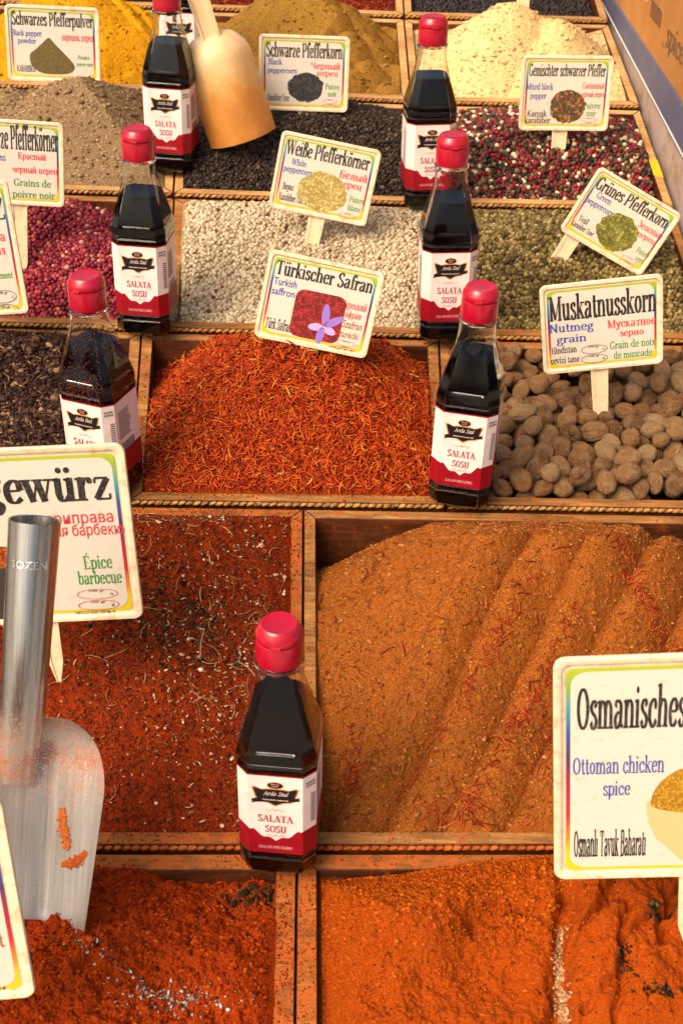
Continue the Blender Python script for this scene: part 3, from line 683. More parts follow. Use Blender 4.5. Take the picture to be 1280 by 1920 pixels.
gl('w', .80, 'l .07 .64 .24 .02;t .24 .02 .39 .62;l .39 .62 .55 .02;t .55 .02 .72 .64;s .07 .66;s .40 .66;s .72 .66')
gl('x', .56, 'l .08 .64 .46 .02;t .44 .64 .08 .02;s .08 .66;s .45 .66;s .08 0;s .47 0')
gl('y', .54, 'l .08 .64 .28 .04;c .46 .64 .28 .02 .2 -.24 .08 -.26;s .08 .66;s .46 .66;d .08 -.23')
gl('z', .52, 't .08 .62 .44 .62;l .42 .62 .09 .03;t .08 .03 .46 .03;t .08 .62 .08 .48;t .46 .03 .46 .18')
gl('\u00df', .58, 'l .14 0 .14 .7;c .14 .7 .2 .95 .33 .97 .43 .84 .38 .68 .28 .58 .42 .46 .5 .28 .43 .06 .29 .05;s .12 0')
gl('S', .62, 'c .5 .78 .4 .94 .25 .93 .12 .76 .2 .58 .42 .42 .52 .24 .4 .03 .22 .03 .1 .2;t .52 .95 .52 .74;t .09 0 .09 .22')
gl('P', .66, 'l .16 .95 .16 0;c .16 .93 .42 .93 .54 .8 .54 .58 .42 .46 .16 .46;s .16 0;f .16 .95')
gl('W', 1.06, 'l .1 .93 .31 .02;t .31 .02 .52 .9;l .52 .9 .73 .02;t .73 .02 .95 .93;s .1 .95;s .52 .95;s .95 .95')
gl('T', .72, 'l .36 .95 .36 0;t .06 .92 .66 .92;t .06 .94 .06 .72;t .66 .94 .66 .72;s .36 0')
gl('G', .76, 'c .6 .76 .5 .93 .32 .93 .13 .7 .13 .26 .3 .03 .48 .04 .62 .2;l .6 .4 .6 .04;t .46 .4 .7 .4;t .62 .95 .62 .74')
gl('M', .98, 'l .18 .95 .18 0;l .18 .95 .48 .05;t .48 .05 .80 .95;l .80 .95 .80 0;s .16 0;s .80 0;s .12 .95;s .86 .95')
gl('O', .76, 'o .38 .475 .27 .45')
gl('B', .66, 'l .16 .95 .16 0;c .16 .93 .4 .93 .5 .82 .49 .62 .38 .52 .16 .51;c .38 .52 .54 .42 .55 .16 .42 .03 .16 .03;f .16 .95;f .16 .03')
gl('K', .74, 'l .16 .95 .16 0;t .58 .92 .2 .44;l .3 .56 .62 .02;s .16 0;s .62 0;s .58 .95;s .16 .95')
gl('H', .80, 'l .17 .95 .17 0;l .63 .95 .63 0;t .17 .5 .63 .5;s .17 0;s .63 0;s .17 .95;s .63 .95')
gl('N', .80, 'l .16 .95 .16 0;l .16 .95 .63 .03;l .63 .95 .63 0;s .16 0;s .12 .95;s .63 .95')
gl('Z', .64, 't .1 .92 .54 .92;l .5 .92 .12 .03;t .1 .03 .56 .03;t .1 .94 .1 .74;t .56 0 .56 .22')
gl('Y', .70, 'l .1 .92 .34 .46;t .58 .92 .34 .46;l .34 .48 .34 0;s .34 0;s .1 .95;s .58 .95')
gl('E', .64, 'l .16 .95 .16 0;t .16 .92 .52 .92;t .16 .5 .42 .5;t .16 .03 .54 .03;t .52 .95 .52 .74;t .54 0 .54 .22;f .16 .95;f .16 .05')
gl('A', .76, 't .1 .02 .36 .93;l .36 .93 .64 .02;t .2 .34 .54 .34;s .1 0;s .64 0')
gl('L', .60, 'l .16 .95 .16 0;t .16 .03 .52 .03;t .52 0 .52 .24;s .16 .95')
gl('D', .74, 'l .16 .95 .16 0;c .16 .93 .42 .92 .6 .7 .6 .26 .42 .04 .16 .03;f .16 .95;f .16 .05')
gl('R', .72, 'l .16 .95 .16 0;c .16 .93 .42 .93 .54 .8 .54 .62 .42 .5 .16 .5;l .36 .5 .6 .02;s .16 0;s .62 0;f .16 .95')
gl('I', .36, 'l .18 .95 .18 0;s .18 0;s .18 .95')
gl('U', .76, 'l .16 .95 .16 .3;c .16 .3 .22 .05 .38 .03 .54 .06 .6 .3;l .6 .3 .6 .95;s .16 .95;s .6 .95')
for u_, b_, mk in (('\u00fc', 'u', 'd .2 .88;d .42 .88'), ('\u00f6', 'o', 'd .18 .88;d .38 .88'), ('\u00e9', 'e', 't .24 .74 .4 .94'), ('\u00c9', 'E', 't .28 1.0 .44 1.2'), ('\u015f', 's', 't .22 0 .18 -.22')):
    G[u_] = (G[b_][0], G[b_][1]+';'+mk)
gl('\u0431', .56, 'o .28 .28 .18 .25;c .11 .3 .12 .7 .26 .86 .46 .98')
gl('\u0432', .54, 'l .14 .66 .14 0;c .14 .64 .34 .64 .40 .5 .32 .36 .14 .35;c .3 .35 .45 .28 .43 .1 .3 .03 .14 .03;f .14 .66')
gl('\u0433', .48, 'l .14 .66 .14 0;t .14 .63 .42 .63;t .42 .66 .42 .46;s .14 0')
gl('\u0434', .62, 't .2 .62 .46 .62;t .22 .62 .14 .06;l .46 .64 .46 .04;t .05 .03 .57 .03;t .06 .04 .06 -.16;t .56 .04 .56 -.16')
gl('\u0437', .48, 'c .08 .5 .18 .63 .34 .58 .34 .42 .2 .35;c .2 .35 .4 .3 .4 .12 .25 .02 .08 .15')
gl('\u0438', .62, 'l .14 .66 .14 0;l .46 .66 .46 0;t .14 .06 .46 .6;s .14 0;s .46 0;s .14 .66;s .46 .66')
G['\u0439'] = (.62, G['\u0438'][1]+';c .2 .92 .3 .8 .4 .92')
gl('\u043a', .58, 'l .14 .66 .14 0;t .44 .62 .17 .32;l .24 .38 .48 .02;s .14 0;s .48 0;s .14 .66')
gl('\u043b', .60, 'c .2 .62 .19 .2 .06 .04;t .2 .63 .46 .63;l .46 .66 .46 0;s .46 0')
gl('\u043c', .74, 't .14 .64 .11 0;l .14 .64 .34 .06;t .34 .06 .56 .64;l .58 .66 .58 0;s .1 0;s .58 0')
gl('\u043d', .62, 'l .14 .66 .14 0;l .46 .66 .46 0;t .14 .34 .46 .34;s .14 0;s .46 0;s .14 .66;s .46 .66')
gl('\u043f', .62, 'l .14 .66 .14 0;l .46 .66 .46 0;t .14 .63 .46 .63;s .14 0;s .46 0')
gl('\u0442', .52, 'l .26 .63 .26 0;t .06 .63 .46 .63;t .06 .65 .06 .48;t .46 .65 .46 .48;s .26 0')
gl('\u0444', .70, 'l .34 1 .34 -.3;o .34 .33 .24 .29;s .34 -.3')
gl('\u0446', .64, 'l .14 .66 .14 0;l .46 .66 .46 0;t .14 .03 .58 .03;t .58 .04 .58 -.16')
gl('\u0447', .58, 'l .44 .66 .44 0;c .13 .66 .13 .42 .24 .32 .44 .36;s .44 0')
gl('\u0448', .86, 'l .14 .66 .14 0;l .42 .66 .42 0;l .70 .66 .70 0;t .14 .03 .70 .03')
gl('\u044b', .74, 'l .14 .66 .14 0;c .14 .38 .36 .38 .43 .2 .34 .03 .14 .03;l .62 .66 .62 0;s .62 0;s .62 .66')
gl('\u044c', .52, 'l .14 .66 .14 0;c .14 .38 .36 .38 .43 .2 .34 .03 .14 .03')
gl('\u044f', .58, 'l .44 .66 .44 0;c .44 .64 .24 .64 .14 .5 .24 .34 .44 .33;t .3 .33 .1 .02;s .44 0')
gl('\u044e', .84, 'l .14 .66 .14 0;t .14 .34 .34 .34;o .54 .33 .18 .30')
gl('\u0427', .68, 'l .52 .95 .52 0;c .14 .95 .14 .62 .3 .44 .52 .5;s .52 0')
gl('\u0411', .64, 'l .16 .95 .16 0;t .16 .92 .52 .92;t .52 .95 .52 .72;c .16 .52 .42 .52 .53 .28 .42 .03 .16 .03')
gl('\u0417', .60, 'c .1 .78 .22 .93 .42 .88 .44 .62 .24 .5;c .24 .5 .5 .45 .5 .15 .32 .02 .08 .18')
for cy_, la_ in zip('\u0430\u0435\u043e\u0440\u0441\u0443\u0445\u041a\u0422\u0421\u041c', 'aeopcyxKTCM'):
    if la_ in G: G[cy_] = G[la_]
gl('C', .70, 'c .58 .76 .48 .93 .32 .93 .13 .7 .13 .26 .3 .03 .48 .04 .6 .2;t .6 .95 .6 .72'); G['\u0421'] = G['C']
G[' '] = (.30, ''); G['_'] = (.5, 't .02 -.1 .48 -.1')
def catmull(P, n=6):
    P = np.array(P); Q = np.vstack([2*P[0]-P[1], P, 2*P[-1]-P[-2]]); out = []
    for i in range(1, len(Q)-2):
        for k in range(n):
            t_ = k/n; a, b, c, d = Q[i-1], Q[i], Q[i+1], Q[i+2]
            out.append(.5*((2*b)+(-a+c)*t_+(2*a-5*b+4*c-d)*t_**2+(-a+3*b-3*c+d)*t_**3))
    out.append(P[-1]); return np.array(out)
def serif_text(s, weight=.16):
    """quads (x, y, layer) and the advance width"""
    V, Fq = [], []; x0 = 0
    def rib(p, w, h, ly):
        p = np.asarray(p, float); d = np.gradient(p, axis=0) if len(p) > 2 else np.array([p[1]-p[0]]*2)
        d /= np.linalg.norm(d, axis=1)[:, None]+1e-9; nn = np.stack([-d[:, 1], d[:, 0]], 1)
        hw = np.sqrt((nn[:, 0]*w/2)**2+(nn[:, 1]*h/2)**2)[:, None]; b = len(V)
        for a_, c_ in zip(p+nn*hw, p-nn*hw): V.append((a_[0]+x0, a_[1], ly)); V.append((c_[0]+x0, c_[1], ly))
        for i in range(len(p)-1): Fq.append((b+2*i+1, b+2*i+3, b+2*i+2, b+2*i))
    for ch in s:
        adv, ops = G.get(ch, G['o']); ly = 0
        for op in [o for o in ops.split(';') if o]:
            k, *a = op.split(); a = [float(z) for z in a]; ly += 1
            if k == 'l': rib([(a[0], a[1]), (a[2], a[3])], weight, .10, ly)
            elif k == 't': rib([(a[0], a[1]), (a[2], a[3])], .065, .065, ly)
            elif k == 'c': rib(catmull(list(zip(a[0::2], a[1::2]))), weight, .075, ly)
            elif k == 'o':
                th = np.linspace(0, 2*math.pi, 25); rib(np.stack([a[0]+a[2]*np.cos(th), a[1]+a[3]*np.sin(th)], 1), weight, .075, ly)
            elif k == 's':
                yy = .028 if a[1] < .3 else a[1]-.028; rib([(a[0]-.15, yy), (a[0]+.15, yy)], .06, .06, ly)
            elif k == 'f': rib([(a[0]-.15, a[1]-.05), (a[0]+.02, a[1]-.01)], .06, .07, ly)
            elif k == 'd':
                b = len(V); V.extend((a[0]+x0+.085*math.cos(q), a[1]+.085*math.sin(q), ly) for q in np.linspace(0, 2*math.pi, 11)[:-1]); Fq.append(tuple(range(b, b+10)))
        x0 += adv
    return np.array(V), Fq, x0
_tc = {}
def sans_text(s):
    if s in _tc: return _tc[s]
    c = bpy.data.curves.new('t', 'FONT'); c.body = s; c.offset = .012; c.resolution_u = 2
    o = bpy.data.objects.new('t', c); COL.objects.link(o)
    dg = bpy.context.evaluated_depsgraph_get(); me = bpy.data.meshes.new_from_object(o.evaluated_get(dg))
    v = np.array([p.co[:] for p in me.vertices]); f = [tuple(p.vertices) for p in me.polygons]
    bpy.data.objects.remove(o); bpy.data.curves.remove(c); bpy.data.meshes.remove(me)
    v[:, 2] = 0; _tc[s] = (v, f, float(v[:, 0].max())); return _tc[s]
def put_text(parent, s, cx, y, wid, cap, mat, fr, font='serif', lz=1.6e-5, name='lettering', weight=.16, shear=0.0):
    """fit text into a box: centre cx, baseline y, width wid, capital height cap; fr(x, y, z) gives the parent's space"""
    if font == 'serif': v, f, _ = serif_text(s, weight); k = .95
    else: v, f, _ = sans_text(s); k = .72
    x0, x1 = v[:, 0].min(), v[:, 0].max(); out = []
    for p in v:
        yy = p[1]/k*cap; out.append(fr(cx+((p[0]-x0)/(x1-x0)-.5)*wid+shear*yy, y+yy, p[2]*lz))
    return build(name, out, f, mat, parent=parent)

# ------------------------------------------------------------------ price signs
def stained(name, base, dirt, amt=.5):
    n = N(name); d = n.ramp(n.noise(90, 6, .75), [(.60-.2*amt, (0,0,0)), (.78-.15*amt, (1,1,1))])
    d2 = n.ramp(n.noise(1500, 2), [(.60, (0,0,0)), (.66, (1,1,1))])
    c = n.mix(n.math('MULTIPLY', d, .75), base, dirt); c = n.mix(n.math('MULTIPLY', d2, .5), c, dirt)
    return n.done(c, .42, n.bump(n.noise(300, 3), .12, .0006), Specular_IOR_Level=.4)
M['signwhite'] = stained('cream_plastic', lin(230,212,178), lin(184,128,78), .45)
M['stake'] = stained('stake_plastic', lin(236,214,176), lin(186,132,78), .4)
M['paper'] = stained('printed_paper', lin(215,206,190), lin(200,166,124), .16)
_n = N('rainbow_print'); _a = _n.n('ShaderNodeAttribute', attribute_name='rnd')
M['rainbow'] = _n.done(_n.ramp(_a.outputs['Fac'], [(0, lin(226,196,20)), (.10, lin(222,190,24)), (.16, lin(224,140,30)), (.28, lin(196,44,44)), (.45, lin(160,34,60)), (.58, lin(84,48,100)), (.70, lin(54,84,150)), (.82, lin(70,150,160)), (.92, lin(130,170,60)), (1, lin(176,184,44))]), .45)
M['black'] = printed('black_print', lin(30,28,28), .12); M['blue'] = printed('blue_print', lin(44,74,160), .15)
M['red'] = printed('red_print', lin(206,52,66), .15); M['green'] = printed('green_print', lin(58,140,52), .15)
M['brownink'] = printed('brown_print', lin(150,92,30), .2); M['inkred'] = plain('thin_red_line', lin(196,70,80)); M['inkdark'] = plain('thin_dark_line', lin(70,50,50))
def pile_mat(name, stops, sc):
    n = N(name); v = n.n('ShaderNodeTexVoronoi'); v.inputs['Scale'].default_value = sc; n.l(n.co(), v.inputs['Vector'])
    sp = n.n('ShaderNodeSeparateColor'); n.l(v.outputs['Color'], sp.inputs[0]); c = n.ramp(sp.outputs[0], stops)
    return n.done(n.mix(n.ramp(v.outputs['Distance'], [(.25, (0,0,0)), (.55, (1,1,1))]), c, n.mix(.45, c, (0,0,0))), .5)
PILE = {'powder': pile_mat('photo_of_powder', [(0, lin(110,92,46)), (1, lin(134,114,62))], 900), 'black': pile_mat('photo_of_black_pepper', [(0, lin(34,34,34)), (1, lin(84,84,82))], 420),
        'white': pile_mat('photo_of_white_pepper', [(0, lin(196,168,80)), (1, lin(226,206,130))], 330), 'mixed': pile_mat('photo_of_mixed_pepper', [(0, lin(64,50,30)), (.5, lin(112,98,46)), (.7, lin(150,50,42)), (.9, lin(180,140,96))], 420),
        'greenp': pile_mat('photo_of_green_pepper', [(0, lin(110,108,34)), (.7, lin(150,148,56)), (1, lin(186,180,92))], 330), 'saffron': pile_mat('photo_of_saffron', [(0, lin(120,20,24)), (1, lin(196,56,50))], 420),
        'spice': pile_mat('photo_of_spice', [(0, lin(130,40,10)), (.6, lin(190,90,20)), (1, lin(206,130,40))], 500), 'yellow': pile_mat('photo_of_yellow_spice', [(0, lin(186,124,14)), (1, lin(222,170,40))], 600),
        'petal': plain('photo_petal', lin(150,116,200)), 'petal2': plain('photo_petal_pale', lin(196,164,222)), 'orange': plain('photo_stigma', lin(226,140,50)), 'bowl': plain('photo_of_pale_bowl', lin(200,184,128)), 'darkbowl': plain('photo_of_dark_bowl', lin(58,52,48))}
def rrect(w_, h_, r, z, n=7):
    pts = []
    for cx, cy, a0 in ((w_/2-r, h_/2-r, 0), (-w_/2+r, h_/2-r, 90), (-w_/2+r, -h_/2+r, 180), (w_/2-r, -h_/2+r, 270)):
        for k in range(n):
            a = R_(a0+90*k/(n-1)); pts.append((cx+r*math.cos(a), cy+r*math.sin(a), z))
    return pts
def make_sign(label, corners, z, lean, yaw, stake, texts=(), pics=(), ovals=None, nummer=None, dirt=0):
    """corners: top left, top right, bottom right, bottom left in the photo"""
    cx = sum(p[0] for p in corners)/4; cy = sum(p[1] for p in corners)/4; C0 = at(cx, cy, z)
    nrm = Vector((math.sin(yaw)*math.cos(lean), -math.cos(yaw)*math.cos(lean), math.sin(lean)))
    pl = []
    for px, py in corners:
        d = ray(px, py); pl.append(CAMP+d*((C0-CAMP).dot(nrm)/d.dot(nrm)))
    X = ((pl[1]-pl[0])+(pl[2]-pl[3])).normalized(); Y = nrm.cross(X).normalized()
    W_ = ((pl[1]-pl[0]).length+(pl[2]-pl[3]).length)/2; H_ = ((pl[0]-pl[3]).length+(pl[1]-pl[2]).length)/2*.995
    sl_, sx, sw = stake; oy = H_/2+sl_; ctr = sum(pl, Vector())/4
    mt = Matrix.Identity(4); o_ = ctr-Y*oy
    for i in range(3): mt[i][0], mt[i][1], mt[i][2], mt[i][3] = X[i], Y[i], nrm[i], o_[i]
    e = empty('price_sign', mat=mt); tag(e, label, 'sign', 'printed spice signs'); k = W_/.12
    kk = min(max(k, .9), 1.22)
    def R(ins, zz, rr): return [(x, y+oy, zz) for x, y, zz in rrect(W_-2*ins, H_-2*ins, rr, zz)]
    b = MB(); b.rings([R(.0004, -.0016*kk, .0062*kk), R(0, -.0006, .0066*kk), R(0, .0010, .0066*kk), R(.0006*kk, .0019, .0062*kk), R(.0034*kk, .0020, .0052*kk), R(.0042*kk, .0013, .0048*kk), R(.0050*kk, .0004, .0044*kk)])
    b.obj('board', M['signwhite'], parent=e, smooth=True, sharp=40)
    i0, i1 = .0066*kk, .0092*kk
    a_ = R(i0, .0007, .0040*kk); c_ = R(i1, .0007, .0085*kk); n_ = len(a_)
    rv = a_+c_; ya = [(p[1]-oy+H_/2)/H_ for p in rv]; lo_, hi_ = min(ya), max(ya); ya = [(q-lo_)/(hi_-lo_) for q in ya]
    # split the long sides so that the print can change colour along them
    MBv, MBf, at2 = [], [], []
    for j in range(n_):
        j2 = (j+1) % n_; m_ = 12 if (a_[j][1]-a_[j2][1])**2 > (H_*.3)**2 else 1; b0 = len(MBv)
        for q in range(m_+1):
            f_ = q/m_
            for P0, P1, A0, A1 in ((a_[j], a_[j2], ya[j], ya[j2]), (c_[j], c_[j2], ya[n_+j], ya[n_+j2])):
                MBv.append(tuple(P0[i]*(1-f_)+P1[i]*f_ for i in range(3))); at2.append(A0*(1-f_)+A1*f_)
        for q in range(m_): MBf.append((b0+2*q, b0+2*q+2, b0+2*q+3, b0+2*q+1))
    build('printed_border', MBv, MBf, M['rainbow'], parent=e, attr=at2)
    pp_ = R(i1-.0004*kk, .0009, .0085*kk); build('paper', pp_, [tuple(range(len(pp_)))], M['paper'], parent=e)
    def fr(x, y, zz): return ((x-.5)*W_, (y-.5)*H_+oy, .0011+zz)
    for (s, x, y, w_, c_h, mt_, *font) in texts:
        put_text(e, s, x, y, w_, c_h, M[mt_], fr, font[0] if font else 'serif', weight=.19 if (mt_ == 'black' and c_h > .12) else .15)
    for (kind, x, y, rx, ry) in pics:
        if kind in ('powder',): sh = [(-1, -.2), (-.9, -.6), (-.5, -.95), (.2, -1), (.8, -.9), (1, -.5), (.6, .1), (.2, .6), (-.1, .98), (-.35, .75), (-.7, .35), (-.95, .1)]; sh = catmull(sh+[sh[0]], 4)[:-1]
        elif kind == 'saffron': sh = [(p[0], p[1]) for p in rrect(2, 2, .35, 0)]
        elif kind == 'bowlset': sh = None
        else:
            rg = random.Random(s_seed(label)); sh = [((1+rg.uniform(-.07, .07))*math.cos(a), (1+rg.uniform(-.09, .05))*math.sin(a)) for a in np.linspace(0, 2*math.pi, 41)[:-1]]
        if sh is not None: build('picture', [fr(x+p[0]*rx, y+p[1]*ry, .00004) for p in sh], [tuple(range(len(sh)))], PILE[kind], parent=e)
        if kind == 'saffron':
            for (ang, ln, mt_, bx, by) in ((95, .95, 'petal', .35, -.35), (38, .85, 'petal', .35, -.35), (-20, .55, 'petal2', .3, -.4), (188, .6, 'petal2', .3, -.4), (262, .72, 'petal', .3, -.4), (70, .3, 'orange', .3, -.4)):
                a = R_(ang); pts = []
                for q in np.linspace(0, 2*math.pi, 17)[:-1]:
                    u_ = (math.cos(q)*.5+.5)*ln; v_ = math.sin(q)*(.16 if mt_ != 'orange' else .07)*(1 if ln > .4 else .6); pts.append(fr(x+(bx+u_*math.cos(a)-v_*math.sin(a))*rx, y+(by+u_*math.sin(a)+v_*math.cos(a))*ry, .00008+.00002*len(pts)*0))
                build('picture', pts, [tuple(range(16))], PILE[mt_], parent=e)
        if kind == 'bowlset':
            dark = rx < 0; rx = abs(rx)
            bw = [(-1, .15), (-.96, -.2), (-.8, -.55), (-.5, -.85), (-.35, -1), (.35, -1), (.5, -.85), (.8, -.55), (.96, -.2), (1, .15)]
            rim = [(math.cos(a), .15+.22*math.sin(a)) for a in np.linspace(0, 2*math.pi, 33)[:-1]]
            md = [(.93*math.cos(a), .15+(.75 if math.sin(a) > 0 else .2)*math.sin(a)*(1 if dark is False else .45)) for a in np.linspace(0, 2*math.pi, 33)[:-1]]
            for shp, mt_, zz in ((bw, 'darkbowl' if dark else 'bowl', 2e-5), (rim, 'darkbowl' if dark else 'bowl', 5e-5), (md, 'spice' if dark else 'yellow', 9e-5)):
                build('picture', [fr(x+p[0]*rx, y+p[1]*ry, zz) for p in shp], [tuple(range(len(shp)))], PILE[mt_], parent=e)
    if ovals:
        x, y, rx, ry, col = ovals; mb_ = MB()
        for yy in (y, y-2.15*ry):
            rg = [(fr(x+rx*math.cos(a), yy+ry*math.sin(a), .00012), fr(x+rx*.95*math.cos(a), yy+ry*.9*math.sin(a), .00012)) for a in np.linspace(0, 2*math.pi, 33)]
            for p, q in zip(rg[:-1], rg[1:]): mb_.add([p[0], q[0], q[1], p[1]], [(0, 1, 2, 3)])
        mb_.obj('price_outline', M[col], parent=e)
        for yy, c_ in ((y, 'TL'), (y-2.15*ry, '\u20ac')):
            put_text(e, '100 gr', x, yy+ry*.42, rx*.75, ry*.42, M['inkdark'], fr, 'sans'); put_text(e, c_, x+rx*.7, yy-ry*.35, rx*.2, ry*.45, M['inkdark'], fr, 'sans')
    if nummer: put_text(e, nummer[0], nummer[1], nummer[2], nummer[3], nummer[4], M['inkdark'], fr, 'sans')
    # stake: a tapering strip with raised edges
    x0 = (sx-.5)*W_; hw = sw/2; y1 = sl_+.006; st = MB()
    prof = [(-hw, -.0028), (hw, -.0028), (hw, -.0009), (hw*.62, -.0009), (hw*.62, -.0017), (-hw*.62, -.0017), (-hw*.62, -.0009), (-hw, -.0009)]
    st.rings([[(x0+p[0]*f_, yy, p[1]) for p in prof] for yy, f_ in ((y1, 1.08), (.02, .92), (.0, .25))]); st.obj('stake', M['stake'], parent=e)
    return e
def s_seed(s): return sum(ord(c) for c in s)
SZ = .018
make_sign('white sign lettered Schwarzes Pfefferpulver above the grey pepper powder', [(1, 5), (181, 16), (195, 157), (24, 152)], 1.70, .12, .10, (.075, .52, SZ),
  [('Schwarzes Pfefferpulver', .5, .74, .86, .17, 'black'), ('Black pepper', .22, .60, .32, .075, 'blue'), ('powder', .22, .50, .20, .075, 'blue'), ('\u041f\u043e\u0440\u043e\u0448\u043e\u043a \u043f\u0435\u0440\u0435\u0446'.replace('\u041f', '\u043f'), .76, .56, .34, .10, 'red'), ('Poudre', .82, .32, .13, .055, 'green'), ('poivre noir', .83, .23, .18, .055, 'green'), ('KARABIBER', .20, .13, .20, .085, 'black')], [('powder', .48, .35, .24, .24)])
make_sign('cut off white sign ending rze Pfefferk\u00f6rner over the pink peppercorns', [(-62, 219), (117, 229), (124, 390), (-50, 378)], 1.49, .12, .10, (.09, .5, SZ),
  [('Schwarze Pfefferk\u00f6rner', .5, .66, .88, .27, 'black'), ('peppercorns', .22, .52, .32, .08, 'blue'), ('\u041a\u0440\u0430\u0441\u043d\u044b\u0439', .66, .55, .30, .08, 'red'), ('\u0447\u0435\u0440\u043d\u044b\u0439 \u043f\u0435\u0440\u0435\u0446', .69, .39, .48, .08, 'red'), ('Grains de', .66, .23, .40, .085, 'green'), ('poivre noir', .67, .09, .46, .085, 'green')])
make_sign('cut off white sign ending in Z at the left edge over the dark flakes', [(-160, 352), (28, 335), (43, 588), (-150, 600)], 1.36, .14, .10, (.085, .3, SZ),
  [('Gew\u00fcrZ', .55, .72, .74, .16, 'black'), ('\u043f\u0440\u0438\u043f\u0440\u0430\u0432\u0430', .66, .56, .46, .075, 'red'), ('\u0434\u043b\u044f', .80, .46, .14, .07, 'red'), ('assaisonnement', .72, .28, .36, .05, 'green')], (), (.77, .14, .13, .05, 'inkdark'))
make_sign('white sign lettered Schwarze Pfefferkorn on an upright stake in the black peppercorns', [(486, 63), (655, 68), (653, 212), (485, 205)], 1.70, .10, .02, (.08, .52, SZ),
  [('Schwarze Pfefferkorn', .5, .71, .84, .185, 'black'), ('Black', .18, .61, .16, .075, 'blue'), ('peppercorn', .26, .50, .33, .07, 'blue'), ('\u0427\u0435\u0440\u043d\u044b\u0439', .74, .57, .32, .085, 'red'), ('\u043f\u0435\u0440\u0435\u0446', .76, .48, .24, .075, 'red'), ('Poivre', .82, .30, .16, .08, 'green'), ('noir', .82, .21, .10, .075, 'green'), ('Karabiber Tane', .22, .13, .24, .09, 'black')], [('black', .52, .32, .20, .20)], (.80, .145, .085, .03, 'inkred'))
make_sign('white sign lettered Wei\u00dfe Pfefferk\u00f6rner tilted over the white peppercorns', [(527, 243), (713, 281), (688, 427), (505, 388)], 1.53, .18, .03, (.075, .50, SZ),
  [('Wei\u00dfe Pfefferk\u00f6rner', .49, .72, .84, .18, 'black'), ('White', .22, .60, .15, .08, 'blue'), ('peppercorns', .24, .50, .32, .08, 'blue'), ('\u0411\u0435\u043b\u044b\u0439', .78, .56, .28, .10, 'red'), ('\u043f\u0435\u0440\u0435\u0446', .76, .45, .24, .09, 'red'), ('Poivre', .86, .28, .16, .08, 'green'), ('blanc', .85, .17, .14, .075, 'green'), ('Beyaz', .16, .27, .11, .09, 'black'), ('Karabiber Tane', .22, .13, .26, .09, 'black')], [('white', .50, .33, .25, .26)], (.80, .10, .09, .032, 'inkred'))
make_sign('white sign lettered T\u00fcrkischer Safran with a purple crocus on the saffron', [(507, 466), (718, 510), (690, 675), (475, 630)], 1.315, .22, .03, (.065, .50, .017),
  [('T\u00fcrkischer Safran', .50, .745, .84, .155, 'black'), ('Turkish', .18, .63, .20, .085, 'blue', 'sans'), ('saffron', .18, .52, .20, .085, 'blue', 'sans'), ('\u0422\u0443\u0440\u0435\u0446\u043a\u0438\u0439', .80, .53, .22, .085, 'red'), ('\u0448\u0430\u0444\u0440\u0430\u043d', .79, .43, .18, .075, 'red'), ('Szafran', .82, .31, .17, .09, 'brownink', 'sans'), ('turecki', .81, .20, .16, .08, 'brownink', 'sans'), ('T\u00fcrk Safran\u0131', .20, .13, .24, .12, 'black')], [('saffron', .51, .37, .22, .27)], (.80, .135, .095, .03, 'inkred'), ('0555 559 08 14', .76, .055, .20, .018))
make_sign('white sign lettered Gemischter schwarzer Pfeffer standing in the mixed peppercorns', [(979, 104), (1149, 103), (1140, 247), (971, 243)], 1.66, .10, -.03, (.075, .47, SZ),
  [('Gemischter schwarzer Pfeffer', .5, .73, .84, .155, 'black'), ('Mixed black', .21, .55, .30, .085, 'blue'), ('pepper', .20, .43, .18, .08, 'blue'), ('\u0421\u043c\u0435\u0448\u0430\u043d\u043d\u044b\u0439', .80, .57, .24, .08, 'red'), ('\u0447\u0435\u0440\u043d\u044b\u0439 \u043f\u0435\u0440\u0435\u0446', .80, .46, .26, .075, 'red'), ('Poivre', .80, .30, .19, .085, 'green'), ('noir', .80, .20, .11, .08, 'green'), ('Kar\u0131\u015f\u0131k', .20, .19, .22, .08, 'black'), ('karabiber', .21, .10, .29, .08, 'black')], [('mixed', .53, .33, .20, .23)], (.79, .15, .09, .03, 'inkred'))
make_sign('white sign lettered Gr\u00fcnes Pfefferkorn steeply tilted over the green peppercorns', [(1130, 309), (1281, 408), (1196, 513), (1042, 432)], 1.52, .16, -.02, (.085, .17, SZ),
  [('Gr\u00fcnes Pfefferkorn', .50, .72, .86, .17, 'black'), ('Green', .22, .62, .17, .085, 'blue'), ('peppercorn', .23, .50, .34, .085, 'blue'), ('\u0417\u0435\u043b\u0435\u043d\u044b\u0439', .81, .57, .29, .09, 'red'), ('\u043f\u0435\u0440\u0435\u0446', .82, .46, .21, .08, 'red'), ('Poivre', .88, .26, .15, .08, 'green'), ('vert', .89, .16, .10, .075, 'green'), ('Ye\u015fil', .16, .24, .11, .08, 'black'), ('Karabiber Tane', .20, .14, .26, .075, 'black')], [('greenp', .53, .36, .22, .26)], (.80, .13, .09, .032, 'inkred'))
